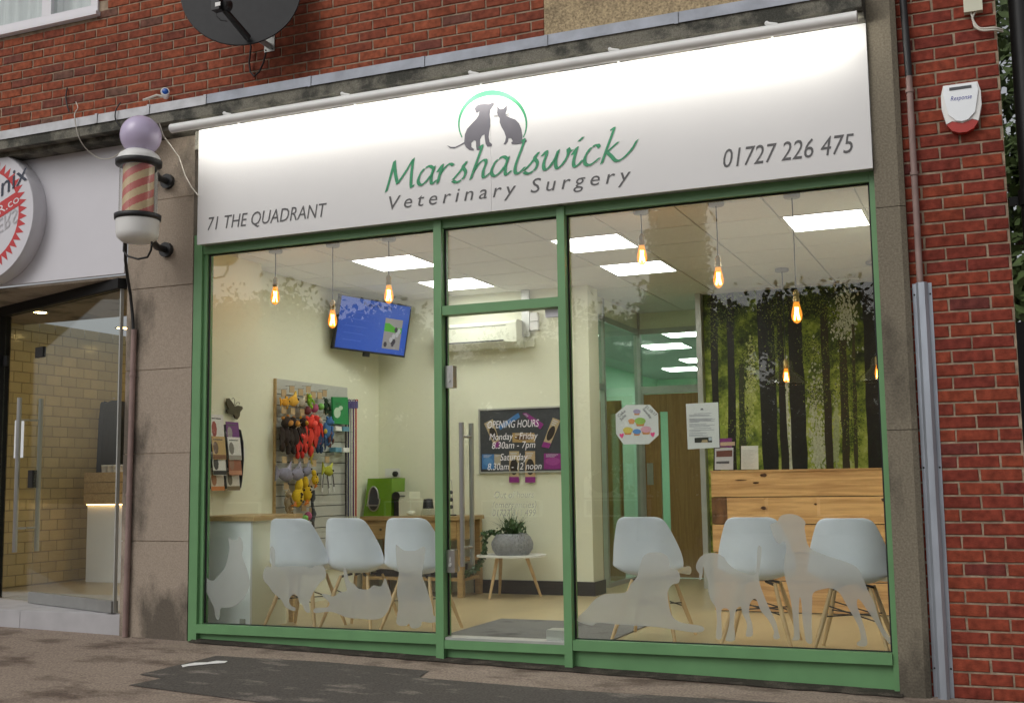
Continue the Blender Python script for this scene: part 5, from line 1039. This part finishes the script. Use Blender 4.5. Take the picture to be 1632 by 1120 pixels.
# ------------------------------------------------------------------ sideboard and machines
sb = thing('sideboard', (-1.75, 3.1, FZ), 'oak console table with drawers against the back wall', 'sideboard')
SX_0, SX_1, SY0, SY1, STZ = -2.27, -1.19, 2.88, 3.34, .835
bx('top', SX_0-.02, SX_1+.02, SY0-.02, SY1, STZ-.035, STZ, m_side, sb); bx('apron', SX_0+.05, SX_1-.05, SY0+.012, SY1-.02, STZ-.22, STZ-.036, m_side, sb)
for i in range(3):
    a = SX_0+.06+.327*i; d_ = bx('drawer', a, a+.307, SY0-.003, SY0+.011, STZ-.205, STZ-.05, m_side, sb); put('knob', MB().ball((a+.153, SY0-.014, STZ-.125), .013, 8, 6), m_butter, d_)
for x in (SX_0, SX_1-.055):
    for y in (SY0, SY1-.06): bx('leg', x, x+.055, y, y+.055, FZ, STZ-.036, m_side, sb)
bx('shelf', SX_0+.01, SX_1-.01, SY0+.02, SY1-.02, FZ+.15, FZ+.18, m_side, sb); bx('shelf', SX_0+.01, SX_1-.01, SY0+.02, SY1-.02, FZ+.33, FZ+.355, m_side, sb); bx('basket', SX_0+.12, SX_0+.5, SY0+.06, SY1-.05, FZ+.1805, FZ+.30, m_darkgap, None, label='black storage basket on the console table shelf', cat='basket'); bx('basket', SX_0+.56, SX_0+.94, SY0+.06, SY1-.05, FZ+.1805, FZ+.29, m_dgrey, None, label='charcoal storage basket on the console table shelf', cat='basket')
gm = thing('drinks_machine', (-2.15, 3.1, STZ), 'lime green drinks machine with a rounded recess', 'drinks machine')
x0, x1 = -2.33, -2.02; body = MB(); body.prism([(x0, 3.0, STZ+.001), (x1, 3.0, STZ+.001), (x1-.002, 3.03, STZ+.37), (x0+.035, 3.03, STZ+.37)], (0, .27, 0)); put('body', body, m_lime, gm)
put('recess', MB().prism([(x0+.12+.068*math.cos(R(a))*(1 if math.sin(R(a)) < 0 else .8), 2.997, STZ+.17+.115*math.sin(R(a))) for a in range(0, 360, 20)], (0, .004, 0)), m_dgrey, gm)
put('recess_trim', MB().tube([(x0+.12+.07*math.cos(R(a))*(1 if math.sin(R(a)) < 0 else .8), 2.994, STZ+.17+.12*math.sin(R(a))) for a in range(0, 361, 20)], .007, 6), m_chrome, gm); bx('drip_shelf', x0+.06, x0+.185, 2.96, 2.996, STZ+.10, STZ+.112, m_chrome, gm)
cm = thing('coffee_machine', (-1.9, 3.1, STZ), 'small cream and black coffee machine on the console table', 'coffee machine')
bx('body', -1.93, -1.80, 3.0, 3.25, STZ+.001, STZ+.17, m_acw, cm); bx('drip_tray', -2.0, -1.931, 3.03, 3.15, STZ+.001, STZ+.145, m_black, cm); put('head', MB().tube([(-1.965, 3.0, STZ+.195), (-1.965, 3.2, STZ+.195)], .042, 16), m_black, cm); bx('top_cover', -1.94, -1.82, 3.01, 3.24, STZ+.171, STZ+.235, m_acw, cm); bx('lever', -1.92, -1.86, 2.985, 3.0, STZ+.19, STZ+.2, m_black, cm)
kt = thing('glass_jug', (-1.66, 3.1, STZ), 'small black topped glass jug on the console table', 'jug'); put('jug', MB().lathe((-1.66, 3.1, STZ+.001), [(.07, 0), (.075, .01), (.06, .06), (.055, .07)], 16), m_dome, kt); put('lid', MB().lathe((-1.66, 3.1, STZ+.071), [(.055, 0), (.045, .09), (.0, .095)], 12), m_black, kt)
put('cream_pot', MB().lathe((-1.78, 2.97, STZ+.001), [(.03, 0), (.045, .02), (.042, .045), (.0, .055)], 14), m_acw, None, label='small round cream pot in front of the coffee machine', cat='pot')
cpod = thing('capsule_stand', (-1.42, 3.1, STZ), 'wire stand of coffee capsules behind the door mullion', 'stand'); put('wire', MB().tube(crom3([(-1.45, 3.1, STZ), (-1.44, 3.1, STZ+.3), (-1.42, 3.1, STZ+.34), (-1.40, 3.1, STZ+.3), (-1.39, 3.1, STZ)]), .004, 6), m_chrome, cpod)
for i in range(6): put('capsule', MB().ball((-1.42+(.025 if i % 2 else -.03), 3.07, STZ+.05+.035*i), .02, 8, 6), m_dgrey if i % 2 else m_butter, cpod)
put('base', MB().lathe((-1.42, 3.1, STZ+.0005), [(.06, 0), (.06, .012), (0, .013)], 14), m_black, cpod)
sk_ = thing('wall_socket', (-2.2, 3.37, 1.26), 'white double wall socket with a black plug above the green machine', 'socket'); bx('plate', -2.29, -2.12, 3.37, 3.379, 1.215, 1.305, m_white, sk_); put('plug', MB().lathe((-2.165, 3.37, 1.25), [(.028, 0), (.026, .03), (0, .032)], 12, (0, -1, 0)), m_black, sk_)
# ------------------------------------------------------------------ plant on side table
tb = thing('side_table', (-.76, 3.05, FZ), 'small white topped table on splayed wooden legs', 'table')
TTZ = .475
pts = [(-.76+.32*math.copysign(abs(math.cos(t))**.7, math.cos(t)), 3.05+.25*math.copysign(abs(math.sin(t))**.7, math.sin(t)), TTZ-.018) for t in [2*math.pi*i/32 for i in range(32)]]
put('table_top', MB().prism(pts, (0, 0, .018)), m_white, tb)
for a, b in (((-.86, 2.95), (-.90, 2.84)), ((-.90, 3.12), (-.98, 3.26)), ((-.62, 3.08), (-.53, 3.2))): put('leg', MB().tube([(a[0], a[1], TTZ-.018), (b[0], b[1], FZ)], [.019, .012], 10), m_dowel, tb)
pp_ = thing('plant_pot', (-.75, 3.05, TTZ), 'round woven stone effect planter with trailing ivy', 'plant')
pc = Vector((-.75, 3.05, TTZ+.001)); mb = MB()
for i in range(9):
    for k in range(22):
        a0, a1 = 2*math.pi*(k+(i % 2)*.5)/22, 2*math.pi*(k+.9+(i % 2)*.5)/22; z0, z1 = i*.0215, i*.0215+.019; rr = lambda z: .12+.075*math.sin(math.pi*min(1, (z+.03)/.24))**.9
        e = random.uniform(0, .006); vs = [(pc.x+(rr(z)+e)*math.cos(a), pc.y+(rr(z)+e)*math.sin(a), pc.z+z) for z, a in ((z0, a0), (z0, a1), (z1, a1), (z1, a0))]; vi = [(pc.x+(rr(z)-.01)*math.cos(a), pc.y+(rr(z)-.01)*math.sin(a), pc.z+z) for z, a in ((z0, a0), (z0, a1), (z1, a1), (z1, a0))]
        mb.add(vs+vi, [(0, 1, 2, 3), (0, 1, 5, 4), (1, 2, 6, 5), (2, 3, 7, 6), (3, 0, 4, 7)])
put('woven_shell', mb, m_pot, pp_, kind='stuff'); put('pot', MB().lathe(pc, [(.105, 0), (.165, .06), (.18, .1), (.165, .15), (.13, .19), (.14, .195), (.11, .195), (.1, .17), (0, .17)], 24), m_pot, pp_)
mb = MB(); rg = random.Random(11)
for i in range(70):
    a = rg.uniform(0, 6.28); L = rg.uniform(.1, .32); sp_ = rg.uniform(.15, 1.0); P0 = pc+Vector((.06*math.cos(a)*rg.random(), .06*math.sin(a)*rg.random(), .17)); pr_ = None
    for k in range(6):
        t = k/5; c = P0+Vector((math.cos(a)*sp_*L*t, math.sin(a)*sp_*L*t, L*t*(1.15-.75*sp_*t))); w_ = .006*(1-t)+.001; sd_ = Vector((-math.sin(a), math.cos(a), 0))*w_
        cur = [c-sd_, c+sd_]
        if pr_: mb.add(pr_+cur, [(0, 1, 3, 2)])
        pr_ = cur
put('grass_leaves', mb, m_leafi, pp_, kind='stuff')
mb = MB()
def ivy(p, n=3):
    for _ in range(n):
        c = Vector(p)+Vector([rg.uniform(-.02, .02) for _ in range(3)]); s = rg.uniform(.012, .024); a = Vector([rg.uniform(-1, 1) for _ in range(3)]).normalized()*s; b = a.orthogonal().normalized()*s*.8
        mb.add([c-a, c-b, c+a, c+b, c+a*.4+b*.9], [(0, 1, 2, 4, 3)])
for k in range(5):
    o_ = rg.uniform(-.03, .03); tr = crom3([pc+Vector((-.1, -.05+o_, .19)), pc+Vector((-.18-.02*k, -.09+o_, .2)), pc+Vector((-.25, -.1+o_, .10-.03*k)), pc+Vector((-.27-.03*k, -.12+o_, -.06-.03*k)), pc+Vector((-.34-.02*k, -.13+o_, -.16))]); mb.tube(tr, .002, 4)
    for v in tr: ivy(v, 2)
for k in range(60): a = rg.uniform(0, 6.28); r0 = rg.uniform(0, .16); ivy(pc+Vector((r0*math.cos(a), r0*math.sin(a), .2+rg.uniform(0, .16)*(1-r0*4))), 2)
put('ivy_leaves', mb, m_leafi, pp_, kind='stuff')
# door mat
mq = [at(x, y, 2, FZ+.006) for x, y in ((716, 1012), (796, 987), (980, 992))]; 
put('door_mat', MB().box(-.16, 1.05, .12, 1.42, FZ+.001, FZ+.009), m_mat, None, label='grey door mat with a dark smear just inside the door', cat='mat')
# ------------------------------------------------------------------ reception desk, mural
rd = thing('reception_desk', (2.1, 2.6, FZ), 'reception desk clad in wide horizontal wooden planks', 'desk')
DX0, DY = at(1133, 760, 1, 2.45).x, 2.45; DX1 = 2.94; zz = [at(1290, y, 1, DY).z for y in (749.5, 791, 835, 881, 926.5)]+[FZ+.005]
bx('carcass', DX0+.01, DX1, DY+.025, DY+.62, FZ, zz[0]-.006, m_skirt, rd)
for i in range(5):
    segs = [(DX0, DX1)] if i != 1 else [(DX0, DX0+.125), (DX0+.127, DX1)]
    for a, b in segs: bx('plank', a, b, DY-random.uniform(0, .004), DY+.024, zz[i+1]+.004, zz[i]-.003, m_plank if b-a > .2 else M('knotty plank', (.20, .09, .035), .5, .5, 14, stretch=(1, 1, .5)), rd)
bx('desk_top', DX0-.005, DX1, DY-.008, DY+.64, zz[0]-.002, zz[0]+.012, m_plank, rd)
mb = MB()
def knot(px, py, rx_, ry_, n=10): v = at(px, py, 1, DY-.006); mb.poly([(v.x+rx_*math.cos(R(36*i))*random.uniform(.7, 1.2), DY-.0062, v.z+ry_*math.sin(R(36*i))*random.uniform(.7, 1.2)) for i in range(n)], (.09, .035, .012))
for a in ((1217, 757, .035, .014), (1205, 769, .03, .008), (1217, 809, .025, .014), (1180, 765, .05, .004), (1300, 803, .012, .008), (1408, 796, .02, .014)): knot(*a)
put('knots', mb, m_print, rd)
ld = thing('leaflet_holder', at(1157, 748, 1, 2.56), 'clear stand of picture leaflets on the end of the desk', 'leaflet holder')
def lq(a, b, y): v = at(960+a/6.277, 630+b/6.277, 1, y); return (v.x, y, v.z)
mb = MB(); mb.prism([lq(1125, 530, 2.56), lq(1310, 520, 2.56), lq(1308, 742, 2.56), lq(1125, 742, 2.56)], (0, .004, 0), (.55, .56, .60)); mb.poly([lq(1140, 555, 2.558), lq(1300, 545, 2.558), lq(1300, 610, 2.558), lq(1140, 615, 2.558)], (.16, .06, .05)); mb.poly([lq(1140, 660, 2.558), lq(1270, 655, 2.558), lq(1270, 680, 2.558), lq(1140, 680, 2.558)], (.10, .10, .12)); mb.prism([lq(1175, 430, 2.58), lq(1295, 425, 2.58), lq(1295, 520, 2.58), lq(1175, 520, 2.58)], (0, .004, 0), (.22, .04, .20)); mb.poly([lq(1180, 468, 2.577), lq(1325, 462, 2.577), lq(1325, 500, 2.577), lq(1180, 505, 2.577)], (.55, .40, .28)); put('leaflets', mb, m_print, ld)
bx('stand', lq(1120, 700, 2.56)[0], lq(1330, 700, 2.56)[0], 2.552, 2.64, zz[0]+.0125, zz[0]+.02, m_dome, ld)
fn = thing('framed_notice', at(1195, 748, 1, 2.6), 'small white notice in a clear stand on the desk', 'notice'); mb = MB(); mb.prism([lq(1388, 505, 2.6), lq(1558, 502, 2.6), lq(1562, 738, 2.6), lq(1388, 738, 2.6)], (0, .005, 0), (.70, .70, .66))
for i in range(14): mb.poly([lq(1405, 545+13*i, 2.598), lq(1520-17*(i % 3), 545+13*i, 2.598), lq(1520-17*(i % 3), 548+13*i, 2.598), lq(1405, 548+13*i, 2.598)], (.52, .52, .5))
put('paper', mb, m_print, fn); bx('foot', lq(1385, 700, 2.6)[0], lq(1562, 700, 2.6)[0], 2.59, 2.66, zz[0]+.0125, zz[0]+.018, m_dome, fn)
# mural
mu = thing('forest_mural', (1.9, 4.45, 1.2), 'wall mural photograph of dark tree trunks in a sunlit forest', 'mural')
MX0, MX1, MZ0, MZ1, MY = .803, 2.948, .4, 3.02, 4.452
mm, n, l, b = newmat('mural print'); geo = n.new('ShaderNodeNewGeometry'); nz = n.new('ShaderNodeTexNoise'); nz.inputs['Scale'].default_value = 5; nz.inputs['Detail'].default_value = 10; nz.inputs['Roughness'].default_value = .72; l.new(geo.outputs['Position'], nz.inputs['Vector'])
rp = n.new('ShaderNodeValToRGB'); e = rp.color_ramp.elements; e[0].position = .32; e[0].color = (.012, .02, .004, 1); e[1].position = .72; e[1].color = (.80, .80, .50, 1)
for p_, c_ in ((.41, (.07, .11, .014, 1)), (.50, (.24, .32, .035, 1)), (.60, (.50, .56, .12, 1))): q_ = e.new(p_); q_.color = c_
sx = n.new('ShaderNodeSeparateXYZ'); l.new(geo.outputs['Position'], sx.inputs[0]); mz = n.new('ShaderNodeMapRange'); mz.inputs['From Min'].default_value = 1.9; mz.inputs['From Max'].default_value = 2.9; mz.inputs['To Min'].default_value = .02; mz.inputs['To Max'].default_value = -.14; l.new(sx.outputs[2], mz.inputs[0])
ad = n.new('ShaderNodeMath'); l.new(nz.outputs[0], ad.inputs[0]); l.new(mz.outputs[0], ad.inputs[1]); l.new(ad.outputs[0], rp.inputs[0]); l.new(rp.outputs[0], b.inputs['Base Color']); b.inputs['Roughness'].default_value = .6
bx('print', MX0, MX1, MY, MY+.007, MZ0, MZ1, mm, mu)
def mq_(a, b, e): v = at(1100+a/3.112, 420+b/3.112, 1, MY-e); return (v.x, MY-e, v.z)
mb = MB(); rg = random.Random(21)
for k, (x0, x1, y0, x2, x3, y1, c) in enumerate(((95, 130, 60, 122, 158, 1300, (.012, .010, .006)), (178, 213, 60, 195, 236, 1300, (.014, .011, .007)), (322, 405, 40, 375, 450, 1300, (.010, .009, .006)), (422, 446, 60, 460, 505, 1300, (.018, .014, .008)), (475, 543, 40, 515, 596, 1300, (.011, .009, .006)), (640, 680, 200, 690, 722, 1300, (.035, .024, .010)), (735, 775, 380, 770, 803, 1300, (.05, .035, .014)), (850, 925, 60, 893, 985, 1300, (.010, .009, .007)), (240, 268, 500, 250, 285, 1300, (.05, .055, .018)), (800, 815, 300, 822, 842, 1300, (.06, .05, .02)), (1010, 1060, 60, 1050, 1110, 1300, (.012, .01, .007)))):
    n_s = 14; L_, R_ = [], []
    for i in range(n_s+1):
        t = i/n_s; y = y0+(y1-y0)*t; j = rg.uniform(-3, 3); L_.append(mq_(x0+(x2-x0)*t+j, y, .0010+.0001*k)); R_.append(mq_(x1+(x3-x1)*t+rg.uniform(-3, 3), y, .0010+.0001*k))
    mb.add(L_+R_, [(i, i+1, n_s+2+i, n_s+1+i) for i in range(n_s)], c)
for i in range(7500):
    cl2 = rg.choice(((200, 260, 110, 120), (420, 230, 110, 110), (590, 180, 110, 90), (600, 420, 90, 110), (720, 450, 120, 130), (640, 640, 90, 90), (120, 300, 60, 200), (280, 480, 70, 200), (790, 600, 70, 140), (260, 800, 60, 160), (560, 200, 160, 80), (420, 420, 60, 120), (680, 250, 90, 100), (800, 800, 60, 160)))
    a, b = rg.gauss(cl2[0], cl2[2]*.42), rg.gauss(cl2[1], cl2[3]*.42); s = rg.uniform(2, 5.5); th = rg.uniform(0, 6.28)
    if not (68 < a < 1100 and 60 < b): continue
    dk = rg.random(); c = (.010+.03*dk, .018+.05*dk, .004+.008*dk) if rg.random() < .72 else (.14+.2*dk, .2+.2*dk, .02+.04*dk)
    e_ = .0022+.0004*rg.random(); mb.poly([mq_(a+s*math.cos(th), b+s*math.sin(th), e_), mq_(a+s*.5*math.cos(th+1.7), b+s*.6*math.sin(th+1.7), e_), mq_(a-s*math.cos(th), b-s*math.sin(th), e_), mq_(a+s*.5*math.cos(th-1.5), b+s*.5*math.sin(th-1.5), e_)], c)
for i in range(2600):
    cx_, cy_, wx, wy, c = rg.choice(((620, 760, 38, 260, (.60, .62, .42)), (640, 930, 30, 120, (.62, .64, .46)), (770, 270, 60, 150, (.62, .65, .50)), (725, 860, 14, 180, (.45, .50, .26)), (480, 800, 8, 240, (.66, .68, .50)), (500, 950, 5, 120, (.7, .72, .55)), (300, 600, 26, 200, (.52, .58, .16)), (160, 900, 14, 140, (.34, .44, .06))))
    a, b, s = rg.gauss(cx_, wx*.5), rg.gauss(cy_, wy*.5), rg.uniform(4, 12); th = rg.uniform(1.2, 1.9)
    if not (68 < a < 1100 and 90 < b): continue
    e_ = .0005+.0003*rg.random(); k_ = rg.uniform(.75, 1.1); mb.poly([mq_(a+s*math.cos(th), b+s*math.sin(th), e_), mq_(a+s*.6, b, e_), mq_(a-s*math.cos(th), b-s*math.sin(th), e_), mq_(a-s*.6, b, e_)], tuple(v*k_ for v in c))
# keep the print inside the wall area
ok = MB()
for f, c in zip(mb.f, mb.c):
    vs = [mb.v[i] for i in f]
    if all(MX0 <= v[0] <= MX1 and MZ0 <= v[2] <= MZ1+.002 for v in vs): ok.add(vs, [tuple(range(len(vs)))], c)
    elif len(f) == 4 and all(MX0-.4 <= v[0] <= MX1+.1 for v in vs):
        ok.add([(min(max(v[0], MX0), MX1), v[1], min(max(v[2], MZ0), MZ1)) for v in vs], [(0, 1, 2, 3)], c)
put('tree_print', ok, m_print, mu)

# ================================================================== across the street (mirrored in the glass)
def tree_mesh(seed, h, rad, mat, n=21000, shape='round'):
    rg = random.Random(seed); tr = MB(); tr.tube([(0, 0, 0), (.1, .05, h*.35), (0, .1, h*.75)], [.28, .2, .05], 9); limbs = []
    for i in range(9):
        a = rg.uniform(0, 6.28); z0 = h*rg.uniform(.28, .6); L = rad*rg.uniform(.5, .9); up = h*.2 if shape == 'round' else h*.3
        e = (L*math.cos(a)*(1 if shape == 'round' else .5), L*math.sin(a)*(1 if shape == 'round' else .5), z0+up*rg.uniform(.5, 1.2)); tr.tube([(0, .05, z0), (e[0]*.5, e[1]*.5, z0+(e[2]-z0)*.6), e], [.1, .06, .02], 6)
    cr = MB(); cl = []
    if shape == 'round':
        for i in range(46):
            a = rg.uniform(0, 6.28); u = rg.uniform(-1, 1); q = rg.uniform(.35, 1)**.5; s = math.sqrt(1-u*u); cl.append((rad*q*s*math.cos(a), rad*q*s*math.sin(a), h*.62+h*.36*q*u, rad*rg.uniform(.16, .32)))
    else:
        for i in range(60): z = rg.uniform(.1, 1); w_ = rad*math.sin(math.pi*min(1, z*.92+.06))**.7; a = rg.uniform(0, 6.28); q = rg.random()**.5; cl.append((w_*q*math.cos(a), w_*q*math.sin(a), h*z, rad*.35))
    for i in range(n):
        c = rg.choice(cl); p = Vector((c[0]+rg.gauss(0, c[3]*.55), c[1]+rg.gauss(0, c[3]*.55), c[2]+rg.gauss(0, c[3]*(.5 if shape == 'round' else 1.2)))); s = rg.uniform(.09, .20); a = Vector([rg.uniform(-1, 1) for _ in range(3)]).normalized()*s; b = a.orthogonal().normalized()*s*.6
        cr.add([p-a, p-b, p+a, p+b], [(0, 1, 2, 3)])
    return tr.mesh('trunk', m_bark), cr.mesh('crown', mat)
T1, T2, T3 = tree_mesh(1, 12, 4.2, m_leaf), tree_mesh(2, 11, 3.6, m_leaf), tree_mesh(3, 13.2, 1.5, m_leafp, 18000, 'poplar')
def tree(x, y, T, s, lab, rz=0):
    g_ = gz(0, -30); t = thing('tree', (x, y, g_), lab, 'tree', 'trees across the street'); t.scale = (s, s, s); t.rotation_euler.z = rz
    for nm, me in (('trunk', T[0]), ('crown', T[1])): o = bpy.data.objects.new(nm, me); COL.objects.link(o); o.parent = t
for a in ((-33, -41, T1, 1.05, 'broad tree across the street, mirrored at the left window edge', 0), (-28.5, -40, T2, 1.08, 'broad tree mirrored above the leaflet rack', 1), (-24, -41, T1, .95, 'broad tree mirrored over the television', 2), (-20, -44, T2, .85, 'smaller tree mirrored beside the television', 3), (-14.5, -42, T2, .92, 'round tree mirrored right of the door', 4), (-10.6, -40, T1, .83, 'round tree mirrored over the glass partition', 5), (-7.4, -35, T3, 1.0, 'tall slim poplar mirrored in the right window', 0), (-4.3, -39, T1, .86, 'tree mirrored over the forest mural', 2.2), (-1.2, -40, T2, .9, 'tree mirrored by the right pilaster', .6), (4.5, -42, T1, 1.0, 'tree across the street on the far right', 1.4), (-40, -42, T2, 1.1, 'tree across the street on the far left', 2.6), (-47, -44, T1, 1.0, 'outermost tree across the street', .3)): tree(*a)
tree_b = thing('tree', (5.6, 44, -.2), 'leafy tree behind the alley at the top right corner', 'tree')
for nm, me in (('trunk', T2[0]), ('crown', T2[1])): o = bpy.data.objects.new(nm, me); COL.objects.link(o); o.parent = tree_b; tree_b.scale = (1.9, 1.9, 1.9)
lib = thing('library_building', (-14, -48, gz(0, -30)), 'low flat roofed library building across the street', 'building')
g0 = gz(0, -30); bx('wall', -40, 14, -54, -47, g0, 2.6, m_libwall, lib); bx('roof', -40.4, 14.4, -54.4, -46.4, 2.6, 2.9, m_ledge, lib)
for i in range(9): w_ = bx('window', -38+5.6*i, -34.6+5.6*i, -46.99, -46.9, g0+.9, g0+1.75, m_upvc, lib); bx('pane', -37.85+5.6*i, -34.75+5.6*i, -46.89, -46.87, g0+1.0, g0+1.68, m_dgrey, w_)
ls = thing('library_sign', (-12, -46, .4), 'white library sign with dark lettering across the street', 'sign'); L0, L1 = -14.9, -9.3
pts = [(L0, .35), (L1, .35), (L1, 1.1)]+[(-12.1+2.8*math.cos(R(a)), 1.1+.95*math.sin(R(a))) for a in range(10, 171, 16)]+[(L0, 1.1)]
put('board', MB().prism([(x, -45.0, z) for x, z in pts], (0, -.1, 0)), m_libsign, ls); put('lettering', text('Library', (-10.75, -44.98, .78), (-1, 0, 0), ZU, 2.45, .85), m_grey, ls)
put('emblem', MB().prism([(-13.9+.7*math.cos(R(a)), -44.985, 1.05+.5*math.sin(R(a))) for a in range(0, 360, 20)], (0, -.01, 0)), m_grey, ls)
for x in (L0+.4, L1-.4): put('post', MB().tube([(x, -45.05, g0), (x, -45.05, .35)], .06, 8), m_alu, ls)
